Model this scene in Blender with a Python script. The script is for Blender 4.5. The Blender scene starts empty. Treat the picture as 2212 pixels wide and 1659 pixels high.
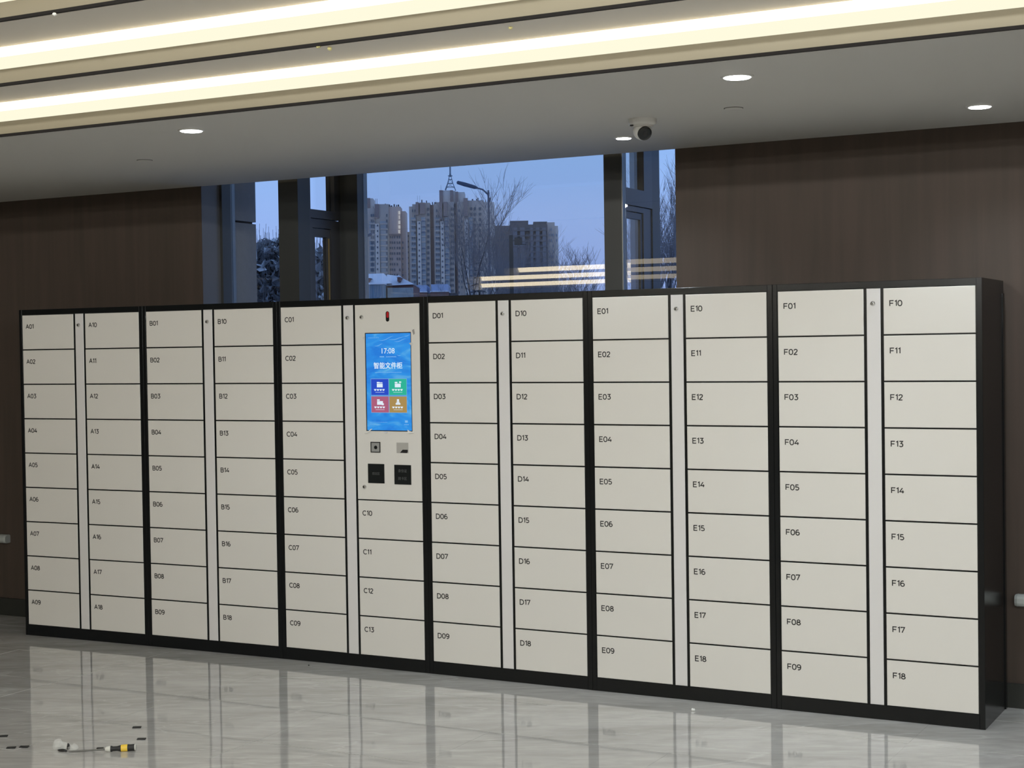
import bpy, bmesh, math, random
from mathutils import Vector, Matrix, Euler

random.seed(7)
scn = bpy.context.scene
COL = scn.collection

# ------------------------------------------------------------------ camera
F_PX = 3372.26
CAM_LOC = Vector((6.7162, -6.5807, 1.6028))
CAM_ROT = Euler((1.5487, 0.0147, 0.4902), 'XYZ')
cam_data = bpy.data.cameras.new('camera')
cam_data.sensor_fit = 'HORIZONTAL'
cam_data.sensor_width = 36.0
cam_data.lens = F_PX / 2212 * 36.0
cam_data.clip_start = 0.05
cam_data.clip_end = 5000
cam = bpy.data.objects.new('camera', cam_data)
COL.objects.link(cam)
cam.location = CAM_LOC
cam.rotation_euler = CAM_ROT
scn.camera = cam

# ------------------------------------------------------------------ world: clear dusk sky
world = bpy.data.worlds.new('dusk_sky')
scn.world = world
world.use_nodes = True
wn = world.node_tree
wn.nodes.clear()
w_out = wn.nodes.new('ShaderNodeOutputWorld')
w_bg = wn.nodes.new('ShaderNodeBackground')
w_geo = wn.nodes.new('ShaderNodeTexCoord')
w_sep = wn.nodes.new('ShaderNodeSeparateXYZ')
w_map = wn.nodes.new('ShaderNodeMapRange')
w_ramp = wn.nodes.new('ShaderNodeValToRGB')
w_map.inputs['From Min'].default_value = -0.05
w_map.inputs['From Max'].default_value = 0.6
e = w_ramp.color_ramp.elements
e[0].position = 0.0; e[0].color = (0.40, 0.46, 0.86, 1)
e[1].position = 1.0; e[1].color = (0.24, 0.40, 0.80, 1)
m_ = e.new(0.16); m_.color = (0.33, 0.47, 0.90, 1)
m_ = e.new(0.30); m_.color = (0.29, 0.51, 0.93, 1)
wn.links.new(w_geo.outputs['Generated'], w_sep.inputs[0])
wn.links.new(w_sep.outputs['Z'], w_map.inputs['Value'])
wn.links.new(w_map.outputs[0], w_ramp.inputs[0])
wn.links.new(w_ramp.outputs[0], w_bg.inputs['Color'])
wn.links.new(w_bg.outputs[0], w_out.inputs['Surface'])
w_bg.inputs['Strength'].default_value = 1.05

# ------------------------------------------------------------------ view
scn.view_settings.view_transform = 'Standard'
scn.view_settings.look = 'None'
scn.view_settings.gamma = 1.0
scn.view_settings.use_curve_mapping = False
scn.view_settings.exposure = 0.0

# lighting levels
COVE_RGB = (1.0, 0.84, 0.56)
COVE_STRENGTH = 4.0
FILL_POWER = 105.0     # each of the unseen downlights added to light the lockers and room
SPOT_POWER = 34.0       # each recessed downlight

FILL_LAMPS = [(x, y) for x in (1.0, 4.2, 7.4, 10.4) for y in (-5.0, -8.2, -11.4)]  # unseen lamps added to brighten the locker fronts
for lx, ly in FILL_LAMPS:
    l_ = bpy.data.lights.new('fill_lamp', 'SPOT')
    l_.energy = FILL_POWER * (0.62 if lx < 3 else 1.08 if lx < 6 else 1.32 if lx < 9 else 1.5)
    l_.color = (1.0, 0.955, 0.86) if lx < 3 else (0.99, 0.985, 0.94) if lx < 6 else (0.97, 1.0, 1.0)
    l_.spot_size = math.radians(179.5); l_.spot_blend = 0.03; l_.shadow_soft_size = 0.025
    o_ = bpy.data.objects.new('fill_lamp', l_); o_.location = (lx, ly, 2.88); COL.objects.link(o_)

# ------------------------------------------------------------------ materials
MATS = {}
def mat(name, color=(0.8, 0.8, 0.8), rough=0.5, metal=0.0, spec=0.5, emit=None, emit_s=0.0, coat=0.0, ior=None, noise=None, bump=None, alpha=None, trans=None):
    """noise = (scale, amount) brightness variation ; bump = (scale, strength)"""
    m = bpy.data.materials.new(name)
    m.use_nodes = True
    nt = m.node_tree
    b = nt.nodes['Principled BSDF']
    b.inputs['Base Color'].default_value = (*color, 1)
    b.inputs['Roughness'].default_value = rough
    b.inputs['Metallic'].default_value = metal
    b.inputs['Specular IOR Level'].default_value = spec
    if ior: b.inputs['IOR'].default_value = ior
    if coat:
        b.inputs['Coat Weight'].default_value = coat
        b.inputs['Coat Roughness'].default_value = 0.06
    if emit:
        b.inputs['Emission Color'].default_value = (*emit, 1)
        b.inputs['Emission Strength'].default_value = emit_s
    if trans: b.inputs['Transmission Weight'].default_value = trans
    if alpha is not None: b.inputs['Alpha'].default_value = alpha
    tc = nt.nodes.new('ShaderNodeTexCoord')
    if noise:
        n = nt.nodes.new('ShaderNodeTexNoise'); n.inputs['Scale'].default_value = noise[0]; n.inputs['Detail'].default_value = 6
        mp = nt.nodes.new('ShaderNodeMapRange'); mp.inputs['To Min'].default_value = 1 - noise[1]; mp.inputs['To Max'].default_value = 1 + noise[1]
        mx = nt.nodes.new('ShaderNodeMix'); mx.data_type = 'RGBA'; mx.blend_type = 'MULTIPLY'; mx.inputs[0].default_value = 1
        mx.inputs[6].default_value = (*color, 1)
        nt.links.new(tc.outputs['Object'], n.inputs['Vector'])
        nt.links.new(n.outputs['Fac'], mp.inputs['Value'])
        nt.links.new(mp.outputs[0], mx.inputs[7])
        nt.links.new(mx.outputs[2], b.inputs['Base Color'])
    if bump:
        n2 = nt.nodes.new('ShaderNodeTexNoise'); n2.inputs['Scale'].default_value = bump[0]; n2.inputs['Detail'].default_value = 3
        bp = nt.nodes.new('ShaderNodeBump'); bp.inputs['Strength'].default_value = bump[1]; bp.inputs['Distance'].default_value = 0.002
        nt.links.new(tc.outputs['Object'], n2.inputs['Vector'])
        nt.links.new(n2.outputs['Fac'], bp.inputs['Height'])
        nt.links.new(bp.outputs[0], b.inputs['Normal'])
    MATS[name] = m
    return m

def emission(name, rgb, s):
    m = bpy.data.materials.new(name); m.use_nodes = True
    nt = m.node_tree; nt.nodes.clear()
    o = nt.nodes.new('ShaderNodeOutputMaterial'); e_ = nt.nodes.new('ShaderNodeEmission')
    e_.inputs['Color'].default_value = (*rgb, 1); e_.inputs['Strength'].default_value = s
    nt.links.new(e_.outputs[0], o.inputs['Surface'])
    MATS[name] = m
    return m

M_DOOR = mat('door_paint', (0.70, 0.68, 0.63), 0.42, spec=0.4, noise=(3, 0.02), bump=(900, 0.25))
M_STRIP = mat('strip_paint', (0.69, 0.675, 0.66), 0.42, spec=0.4, noise=(3, 0.02), bump=(900, 0.25))
M_BLACK = mat('black_powder_coat', (0.0065, 0.0075, 0.0080), 0.20, spec=0.28, bump=(500, 0.08))
M_GAP = mat('shadow_gap_black', (0.01, 0.008, 0.008), 0.9)
M_INK = mat('dark_ink', (0.018, 0.017, 0.016), 0.6)
M_CHROME = mat('chrome', (0.75, 0.75, 0.74), 0.16, metal=1.0)
M_DARKMETAL = mat('dark_slot', (0.03, 0.03, 0.03), 0.4, metal=0.5)
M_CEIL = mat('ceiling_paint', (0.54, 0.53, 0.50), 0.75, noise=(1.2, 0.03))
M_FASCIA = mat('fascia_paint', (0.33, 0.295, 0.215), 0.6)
M_WHITEPLASTIC = mat('white_plastic', (0.62, 0.61, 0.58), 0.35)
M_RAIL = mat('grey_rail_vinyl', (0.36, 0.38, 0.36), 0.4, bump=(300, 0.1))
M_BASEBOARD = mat('dark_baseboard', (0.024, 0.026, 0.022), 0.35)
M_WINFRAME = mat('window_frame_grey', (0.062, 0.062, 0.066), 0.42, metal=0.3)
M_WINDARK = mat('window_column_dark', (0.032, 0.034, 0.033), 0.45)
M_METALSTRIP = mat('aluminium_strip', (0.17, 0.18, 0.18), 0.35, metal=0.8)
M_BRASS = mat('ochre_seal', (0.22, 0.15, 0.05), 0.5)
M_COVE = emission('cove_diffuser', COVE_RGB, COVE_STRENGTH)
M_COVE_SOFT = emission('cove_diffuser_lower', (1.0, 0.965, 0.74), 1.0)
M_LAMP = emission('downlight_lens', (0.95, 0.98, 1.0), 14.0)
M_SOFTBLACK = mat('matte_black', (0.012, 0.012, 0.013), 0.5)
M_RUBBER = mat('black_rubber', (0.016, 0.016, 0.016), 0.55)
M_YELLOW = mat('yellow_grip', (0.82, 0.56, 0.06), 0.35)
M_CLEAR = mat('clear_plastic', (0.85, 0.87, 0.84), 0.10, alpha=0.30, spec=0.8)
M_STEEL = mat('steel', (0.55, 0.55, 0.54), 0.25, metal=1.0)
M_FILM = mat('film_white', (0.9, 0.88, 0.82), 0.2, spec=0.8, alpha=0.75)
M_FOAM = mat('yellow_foam', (0.62, 0.56, 0.25), 0.8)
M_WHITE = mat('white_crumb', (0.85, 0.86, 0.82), 0.6)
M_GLASSBLACK = mat('black_glass', (0.012, 0.014, 0.014), 0.12)

def glass_mat(name, ior):
    m = bpy.data.materials.new(name); m.use_nodes = True
    nt = m.node_tree; nt.nodes.clear()
    o = nt.nodes.new('ShaderNodeOutputMaterial'); mx = nt.nodes.new('ShaderNodeMixShader')
    t = nt.nodes.new('ShaderNodeBsdfTransparent'); g = nt.nodes.new('ShaderNodeBsdfGlossy'); f = nt.nodes.new('ShaderNodeFresnel')
    geo = nt.nodes.new('ShaderNodeNewGeometry'); mr = nt.nodes.new('ShaderNodeMapRange')
    mr.inputs['To Min'].default_value = ior; mr.inputs['To Max'].default_value = 1.0/ior
    nt.links.new(geo.outputs['Backfacing'], mr.inputs['Value']); nt.links.new(mr.outputs[0], f.inputs['IOR'])
    t.inputs['Color'].default_value = (0.985, 0.99, 0.99, 1)
    g.inputs['Roughness'].default_value = 0.0
    nt.links.new(f.outputs[0], mx.inputs[0]); nt.links.new(t.outputs[0], mx.inputs[1]); nt.links.new(g.outputs[0], mx.inputs[2])
    nt.links.new(mx.outputs[0], o.inputs['Surface'])
    MATS[name] = m
    return m
M_GLASS = glass_mat('pane_glass', 1.45)
M_COATED = glass_mat('coated_pane_glass', 2.1)

def marble_mat():
    m = bpy.data.materials.new('grey_marble'); m.use_nodes = True
    nt = m.node_tree; L = nt.links
    b = nt.nodes['Principled BSDF']
    b.inputs['Roughness'].default_value = 0.045
    b.inputs['IOR'].default_value = 1.75
    g = nt.nodes.new('ShaderNodeNewGeometry')
    mp = nt.nodes.new('ShaderNodeMapping'); mp.vector_type = 'TEXTURE'; mp.inputs['Rotation'].default_value = (0, 0, 0.50); mp.inputs['Scale'].default_value = (1.5, 0.42, 1)
    L.new(g.outputs['Position'], mp.inputs['Vector'])
    n1 = nt.nodes.new('ShaderNodeTexNoise'); n1.inputs['Scale'].default_value = 1.6; n1.inputs['Detail'].default_value = 9; n1.inputs['Roughness'].default_value = 0.62; n1.inputs['Distortion'].default_value = 0.9
    L.new(mp.outputs[0], n1.inputs['Vector'])
    r1 = nt.nodes.new('ShaderNodeValToRGB')
    e = r1.color_ramp.elements
    e[0].position = 0.28; e[0].color = (0.36, 0.35, 0.33, 1)
    e[1].position = 0.72; e[1].color = (0.56, 0.55, 0.525, 1)
    L.new(n1.outputs['Fac'], r1.inputs[0])
    # fine streaks
    mp2 = nt.nodes.new('ShaderNodeMapping'); mp2.vector_type = 'TEXTURE'; mp2.inputs['Rotation'].default_value = (0, 0, 0.42); mp2.inputs['Scale'].default_value = (0.30, 0.10, 1)
    L.new(g.outputs['Position'], mp2.inputs['Vector'])
    n2 = nt.nodes.new('ShaderNodeTexNoise'); n2.inputs['Scale'].default_value = 2.0; n2.inputs['Detail'].default_value = 8; n2.inputs['Distortion'].default_value = 0.6
    L.new(mp2.outputs[0], n2.inputs['Vector'])
    mr = nt.nodes.new('ShaderNodeMapRange'); mr.inputs['From Min'].default_value = 0.3; mr.inputs['From Max'].default_value = 0.7; mr.inputs['To Min'].default_value = 0.90; mr.inputs['To Max'].default_value = 1.07
    L.new(n2.outputs['Fac'], mr.inputs['Value'])
    mx = nt.nodes.new('ShaderNodeMix'); mx.data_type = 'RGBA'; mx.blend_type = 'MULTIPLY'; mx.inputs[0].default_value = 1
    L.new(r1.outputs[0], mx.inputs[6]); L.new(mr.outputs[0], mx.inputs[7])
    # light veins
    n3 = nt.nodes.new('ShaderNodeTexNoise'); n3.inputs['Scale'].default_value = 0.9; n3.inputs['Detail'].default_value = 5; n3.inputs['Distortion'].default_value = 1.6
    L.new(mp.outputs[0], n3.inputs['Vector'])
    a1 = nt.nodes.new('ShaderNodeMath'); a1.operation = 'SUBTRACT'; a1.inputs[1].default_value = 0.5
    a2 = nt.nodes.new('ShaderNodeMath'); a2.operation = 'ABSOLUTE'
    a3 = nt.nodes.new('ShaderNodeMapRange'); a3.inputs['From Min'].default_value = 0.0; a3.inputs['From Max'].default_value = 0.012; a3.inputs['To Min'].default_value = 0.4; a3.inputs['To Max'].default_value = 0.0
    L.new(n3.outputs['Fac'], a1.inputs[0]); L.new(a1.outputs[0], a2.inputs[0]); L.new(a2.outputs[0], a3.inputs['Value'])
    mx2 = nt.nodes.new('ShaderNodeMix'); mx2.data_type = 'RGBA'
    mx2.inputs[7].default_value = (0.66, 0.65, 0.63, 1)
    L.new(a3.outputs[0], mx2.inputs[0]); L.new(mx.outputs[2], mx2.inputs[6])
    L.new(mx2.outputs[2], b.inputs['Base Color'])
    # gentle waviness of the polish
    n4 = nt.nodes.new('ShaderNodeTexNoise'); n4.inputs['Scale'].default_value = 3.0; n4.inputs['Detail'].default_value = 1
    L.new(g.outputs['Position'], n4.inputs['Vector'])
    bp = nt.nodes.new('ShaderNodeBump'); bp.inputs['Strength'].default_value = 0.06; bp.inputs['Distance'].default_value = 0.01
    L.new(n4.outputs['Fac'], bp.inputs['Height']); L.new(bp.outputs[0], b.inputs['Normal'])
    return m
M_MARBLE = marble_mat()

def wood_mat():
    m = bpy.data.materials.new('dark_wood_veneer'); m.use_nodes = True
    nt = m.node_tree; L = nt.links
    b = nt.nodes['Principled BSDF']
    b.inputs['Roughness'].default_value = 0.55
    b.inputs['Specular IOR Level'].default_value = 0.16
    g = nt.nodes.new('ShaderNodeNewGeometry')
    mp = nt.nodes.new('ShaderNodeMapping'); mp.inputs['Scale'].default_value = (9, 9, 0.5)
    L.new(g.outputs['Position'], mp.inputs['Vector'])
    n1 = nt.nodes.new('ShaderNodeTexNoise'); n1.inputs['Scale'].default_value = 2.2; n1.inputs['Detail'].default_value = 7; n1.inputs['Distortion'].default_value = 0.35
    L.new(mp.outputs[0], n1.inputs['Vector'])
    r = nt.nodes.new('ShaderNodeValToRGB')
    e = r.color_ramp.elements
    e[0].position = 0.3; e[0].color = (0.063, 0.050, 0.040, 1)
    e[1].position = 0.72; e[1].color = (0.080, 0.059, 0.048, 1)
    L.new(n1.outputs['Fac'], r.inputs[0]); L.new(r.outputs[0], b.inputs['Base Color'])
    return m
M_WOOD = wood_mat()

# ------------------------------------------------------------------ mesh helpers
class MB:
    def __init__(s):
        s.v = []; s.f = []
    def add(s, vs, fs):
        o = len(s.v); s.v += [tuple(v) for v in vs]; s.f += [tuple(i + o for i in f) for f in fs]; return s
    def box(s, x0, x1, y0, y1, z0, z1):
        if x0 > x1: x0, x1 = x1, x0
        if y0 > y1: y0, y1 = y1, y0
        if z0 > z1: z0, z1 = z1, z0
        return s.add([(x0,y0,z0),(x1,y0,z0),(x1,y1,z0),(x0,y1,z0),(x0,y0,z1),(x1,y0,z1),(x1,y1,z1),(x0,y1,z1)],
                     [(0,3,2,1),(4,5,6,7),(0,1,5,4),(1,2,6,5),(2,3,7,6),(3,0,4,7)])
    def panel(s, x0, x1, y0, y1, z0, z1, c):
        """box whose front (-y) face is chamfered by c"""
        f = [(x0+c,y0,z0+c),(x1-c,y0,z0+c),(x1-c,y0,z1-c),(x0+c,y0,z1-c)]
        m = [(x0,y0+c,z0),(x1,y0+c,z0),(x1,y0+c,z1),(x0,y0+c,z1)]
        b = [(x0,y1,z0),(x1,y1,z0),(x1,y1,z1),(x0,y1,z1)]
        return s.add(f+m+b, [(0,1,2,3),(0,4,5,1),(1,5,6,2),(2,6,7,3),(3,7,4,0),(4,8,9,5),(5,9,10,6),(6,10,11,7),(7,11,8,4),(11,10,9,8)])
    def fbox(s, O, A, B, Cc, a0, a1, b0, b1, c0, c1):
        """box in a free frame: origin O, axes A, B, Cc"""
        vs = [O + A*a + B*b + Cc*c for c in (c0, c1) for (a, b) in ((a0,b0),(a1,b0),(a1,b1),(a0,b1))]
        return s.add(vs, [(0,3,2,1),(4,5,6,7),(0,1,5,4),(1,2,6,5),(2,3,7,6),(3,0,4,7)])
    def tube(s, pts, rad, n=8, cap=True):
        pts = [Vector(p) for p in pts]
        if not isinstance(rad, (list, tuple)): rad = [rad]*len(pts)
        rings = []
        for i, p in enumerate(pts):
            d = (pts[min(i+1, len(pts)-1)] - pts[max(i-1, 0)]).normalized()
            u = d.cross(Vector((0,0,1)))
            if u.length < 0.05: u = d.cross(Vector((1,0,0)))
            u.normalize(); w = d.cross(u)
            rings.append([p + (u*math.cos(t) + w*math.sin(t))*rad[i] for t in [2*math.pi*k/n for k in range(n)]])
        vs = [v for r in rings for v in r]; fs = []
        for i in range(len(pts)-1):
            for k in range(n):
                a = i*n+k; b = i*n+(k+1) % n
                fs.append((a, b, b+n, a+n))
        if cap:
            fs.append(tuple(reversed(range(n)))); fs.append(tuple(range((len(pts)-1)*n, len(pts)*n)))
        return s.add(vs, fs)
    def lathe(s, O, axis, prof, n=24):
        """prof list of (distance along axis, radius)"""
        O = Vector(O); axis = Vector(axis).normalized()
        u = axis.cross(Vector((0.3, 0.2, 1)) if abs(axis.z) < 0.9 else Vector((1, 0, 0))).normalized(); w = axis.cross(u)
        vs = []
        for t, r in prof:
            for k in range(n):
                a = 2*math.pi*k/n
                vs.append(O + axis*t + (u*math.cos(a) + w*math.sin(a))*max(r, 1e-5))
        fs = []
        for i in range(len(prof)-1):
            for k in range(n):
                a = i*n+k; b = i*n+(k+1) % n
                fs.append((a, b, b+n, a+n))
        fs.append(tuple(reversed(range(n)))); fs.append(tuple(range((len(prof)-1)*n, len(prof)*n)))
        return s.add(vs, fs)
    def mesh(s, name, m, smooth=False):
        me = bpy.data.meshes.new(name); me.from_pydata(s.v, [], s.f)
        bm = bmesh.new(); bm.from_mesh(me); bmesh.ops.recalc_face_normals(bm, faces=bm.faces); bm.to_mesh(me); bm.free()
        if m: me.materials.append(m)
        if smooth:
            me.shade_smooth()
            try: me.set_sharp_from_angle(angle=math.radians(40))
            except Exception: pass
        return me
    def build(s, name, m, parent=None, smooth=False, **props):
        o = bpy.data.objects.new(name, s.mesh(name, m, smooth)); COL.objects.link(o)
        if parent: o.parent = parent
        for k, v in props.items(): o[k] = v
        return o

def empty(name, loc, rz=0.0, **props):
    o = bpy.data.objects.new(name, None); o.empty_display_size = 0.1
    o.location = loc; o.rotation_euler = (0, 0, rz); COL.objects.link(o)
    for k, v in props.items(): o[k] = v
    return o

def text(name, body, size, m, parent, loc, rot=(math.pi/2, 0, 0), align='LEFT', extrude=0.0003, offset=0.0, **props):
    cu = bpy.data.curves.new(name, 'FONT'); cu.body = body; cu.size = size; cu.align_x = align
    cu.extrude = extrude; cu.resolution_u = 3; cu.offset = offset
    t = bpy.data.objects.new(name, cu); COL.objects.link(t)
    bpy.context.view_layer.update()
    dg = bpy.context.evaluated_depsgraph_get()
    me = bpy.data.meshes.new_from_object(t.evaluated_get(dg))
    me.name = name
    bpy.data.objects.remove(t); bpy.data.curves.remove(cu)
    me.materials.clear(); me.materials.append(m)
    o = bpy.data.objects.new(name, me); COL.objects.link(o)
    o.parent = parent; o.location = loc; o.rotation_euler = rot
    for k, v in props.items(): o[k] = v
    return o

def copy_tree(o, parent=None):
    c = o.copy(); COL.objects.link(c)
    if parent: c.parent = parent
    for ch in list(o.children):
        copy_tree(ch, c)
    return c

ZC = 2.56          # low soffit height
YW = 0.47          # back wall face
XL, XR, YB = -9.0, 12.0, -17.0

# ================================================================== FLOOR
M_GROUT = mat('grey_grout', (0.10, 0.097, 0.09), 0.9)
floor = MB().box(XL, XR, YB, YW+0.02, -0.25, -0.012).build('floor', M_GROUT, kind='structure')
TX, TY = 0.81, 0.54
tile_me = MB()
j = 0.0011
c = 0.00035
def tile_geo(mb, x0, x1, y0, y1):
    zt = 0.0; zb = -0.012
    mb.add([(x0+c,y0+c,zt),(x1-c,y0+c,zt),(x1-c,y1-c,zt),(x0+c,y1-c,zt),(x0,y0,zt-c),(x1,y0,zt-c),(x1,y1,zt-c),(x0,y1,zt-c),(x0,y0,zb),(x1,y0,zb),(x1,y1,zb),(x0,y1,zb)],
           [(0,1,2,3),(0,4,5,1),(1,5,6,2),(2,6,7,3),(3,7,4,0),(4,8,9,5),(5,9,10,6),(6,10,11,7),(7,11,8,4)])
tile_geo(tile_me, -TX/2+0.0001, TX/2-0.0001, -TY/2+0.0016, TY/2-0.0016)
tile_mesh = tile_me.mesh('floor_tile', M_MARBLE)
rest = MB()
x_first = 2.735 - 0.81*14
y_first = 0.19
rt = random.Random(3)
for iy in range(-1, 33):
    y1 = y_first + 0.54 - 0.54*iy - 0.54*0
    y0 = y1 - TY
    for ix in range(0, 27):
        x0 = x_first + ix*TX; x1 = x0 + TX
        cx, cy = (x0+x1)/2, (y0+y1)/2
        a0, a1, b0, b1 = max(x0, XL), min(x1, XR), max(y0, YB), min(y1, YW)
        if a1-a0 < 0.02 or b1-b0 < 0.02: continue
        if -1.7 < cx < 8.7 and cy > -5.2 and b1 == y1:
            t = bpy.data.objects.new('floor_tile', tile_mesh); COL.objects.link(t)
            t.parent = floor; t.location = (cx, cy, 0)
            t.rotation_euler = (rt.gauss(0, 0.0009), rt.gauss(0, 0.0009), 0)
        elif -1.7 < cx < 8.7 and cy > -5.2:
            mb = MB(); tile_geo(mb, a0+j, a1-j, b0+j, b1-j)
            mb.build('floor_tile', M_MARBLE, floor)
        else:
            tile_geo(rest, a0+j, a1-j, b0+j, b1-j)
rest.build('outer_floor_tiles', M_MARBLE, floor, kind='stuff')

# ================================================================== WALLS
X_OL, X_OR = 0.957, 3.862          # window opening
Z_OT = 3.05
wb = MB()
wb.box(XL, X_OL, YW, 0.633, 0, 3.4)
wb.box(X_OR, XR, YW, 0.633, 0, 3.4)
wb.box(X_OL, X_OR, YW, 0.633, Z_OT, 3.4)
wb.box(X_OL, X_OR, YW, 0.633, 0, 0.6)
wall_back = wb.build('wall_back', M_WOOD, kind='structure')
M_REVEAL = mat('reveal_metal', (0.13, 0.135, 0.15), 0.5, noise=(6, 0.05))
MB().box(X_OL-0.004, X_OL+0.0005, YW+0.002, 0.633, 0.6, Z_OT).build('reveal_lining', M_REVEAL, wall_back)
M_PLASTER = mat('wall_plaster', (0.22, 0.19, 0.16), 0.8, noise=(2, 0.03))
MB().box(XL-0.2, XL, YB, YW, 0, 3.4).build('wall_left', M_PLASTER, kind='structure')
MB().box(XR, XR+0.2, YB, YW, 0, 3.4).build('wall_right', M_PLASTER, kind='structure')
MB().box(XL, XR, YB-0.2, YB, 0, 3.4).build('wall_front', M_PLASTER, kind='structure')
bb = MB().box(XL, 0.3, 0.448, YW, 0.0, 0.100)
bb.box(XL, 0.3, 0.446, YW, 0.100, 0.106)
bb.build('baseboard_left', M_BASEBOARD, kind='structure')
bb = MB().box(5.0, XR, 0.448, YW, 0.0, 0.100)
bb.box(5.0, XR, 0.446, YW, 0.100, 0.106)
bb.build('baseboard_right', M_BASEBOARD, kind='structure')

# exterior pier cladding (stone panels with recessed joints) on both sides of the bay window
M_STONE = mat('grey_stone_cladding', (0.20, 0.20, 0.205), 0.75, noise=(25, 0.10), bump=(60, 0.3))
pier = MB().box(XL, 0.945, 0.633, 0.955, -0.3, 4.5).build('exterior_wall_left', M_GAP, kind='structure')
zz = -0.3
for z0, z1 in ((-0.3, 0.42), (0.432, 1.15), (1.162, 1.63), (1.642, 2.375), (2.387, 3.1), (3.112, 4.5)):
    MB().box(0.86, X_OL, 0.758, 0.974, z0, z1).build('stone_panel', M_STONE, pier)
    MB().box(XL, 0.855, 0.955, 0.974, z0, z1).build('stone_panel', M_STONE, pier)
pier2 = MB().box(3.89, XR, 0.633, 0.955, -0.3, 4.5).build('exterior_wall_right', M_GAP, kind='structure')
for z0, z1 in ((-0.3, 0.42), (0.432, 1.15), (1.162, 1.63), (1.642, 2.375), (2.387, 3.1), (3.112, 4.5)):
    MB().box(X_OR, 3.95, 0.758, 0.974, z0, z1).build('stone_panel', M_STONE, pier2)
    MB().box(3.955, XR, 0.955, 0.974, z0, z1).build('stone_panel', M_STONE, pier2)

# ================================================================== BAY WINDOW
win = MB().box(X_OL, X_OR, 0.633, 1.18, 0.5, 0.6).build('window_1', M_WINFRAME, kind='structure')
MB().box(X_OL, X_OR, 0.633, 1.18, Z_OT, Z_OT+0.15).build('head_frame', M_WINDARK, win)
# left side light at the wall plane
MB().box(X_OL, 0.975, 0.633, 0.714, 0.6, Z_OT).build('jamb_frame', M_WINDARK, win)
MB().box(X_OL, 0.972, 0.714, 0.757, 0.6, Z_OT).build('jamb_trim', M_METALSTRIP, win)
MB().box(0.972, 1.385, 0.722, 0.730, 0.6, Z_OT).build('side_pane', M_GLASS, win)
MB().box(1.380, 1.515, 0.630, 0.740, 0.6, Z_OT).build('column', M_WINDARK, win)
# right side light
MB().box(3.408, 3.504, 0.630, 0.670, 0.6, Z_OT).build('column', M_WINDARK, win)
MB().box(3.504, 3.510, 0.632, 0.668, 0.6, Z_OT).build('edge_highlight', M_METALSTRIP, win)  # pale strip drawn in for the highlight on the column edge
MB().box(3.510, X_OR, 0.650, 0.658, 0.6, Z_OT).build('side_pane', M_GLASS, win)
MB().box(3.845, X_OR, 0.640, 0.70, 0.6, Z_OT).build('jamb_frame', M_WINDARK, win)
# left return wall of the bay: a frame with transom pane above a narrow sash
def return_wall(x0, x1, y0, y1, tr_y0, tr_y1, sa_y0, sa_y1, ra, rb, sash_top, pane_top, side):
    fr = MB()
    fr.box(x0, x1, y0, tr_y0, 0.6, Z_OT)                 # near stile
    fr.box(x0, x1, tr_y1, y1, ra, Z_OT)                  # far stile beside transom
    fr.box(x0, x1, tr_y0, tr_y1, ra, rb)                 # transom rail
    fr.build('return_frame', M_WINFRAME, win)
    MB().box((x0+x1)/2-0.004, (x0+x1)/2+0.004, tr_y0, tr_y1, rb, Z_OT).build('transom_pane', M_GLASS, win)
    fa = x1 if side > 0 else x0
    # outer sash frame, slightly recessed, in two nested steps
    s1 = MB()
    s1.box(x0+0.008, x1-0.006, tr_y0, sa_y0-0.028, 0.6, ra-0.004)
    s1.box(x0+0.008, x1-0.006, sa_y1+0.028, y1, 0.6, ra-0.004)
    s1.box(x0+0.008, x1-0.006, sa_y0-0.028, sa_y1+0.028, sash_top, ra-0.004)
    s1.build('casement_frame', M_WINFRAME, win)
    s2 = MB()
    s2.box(x0+0.012, x1-0.012, sa_y0-0.025, sa_y0, 0.6, sash_top-0.004)
    s2.box(x0+0.012, x1-0.012, sa_y1, sa_y1+0.025, 0.6, sash_top-0.004)
    s2.box(x0+0.012, x1-0.012, sa_y0, sa_y1, pane_top, sash_top-0.004)
    s2.build('casement_sash', M_WINFRAME, win)
    MB().box((x0+x1)/2-0.004, (x0+x1)/2+0.004, sa_y0, sa_y1, 0.6, pane_top).build('casement_pane', M_GLASS, win)
return_wall(1.455, 1.515, 0.740, 1.050, 0.752, 0.992, 0.806, 0.935, 2.372, 2.421, 2.318, 2.268, 1)
MB().box(1.500, 1.508, 0.938, 0.946, 0.6, 2.262).build('seal_strip', M_BRASS, win)
return_wall(3.462, 3.508, 0.670, 1.020, 0.684, 0.912, 0.700, 0.886, 2.33, 2.415, 2.30, 2.264, 1)
# front of the bay
MB().box(1.500, 1.636, 1.050, 1.120, 0.6, Z_OT).build('column', M_WINDARK, win)
MB().box(1.610, 1.640, 1.120, 1.150, 0.6, Z_OT).build('pane_trim', M_METALSTRIP, win)
MB().box(3.380, 3.508, 1.020, 1.120, 0.6, Z_OT).build('column', M_WINDARK, win)
MB().box(1.640, 3.380, 1.110, 1.120, 0.6, Z_OT).build('front_pane', M_COATED, win)

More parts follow.
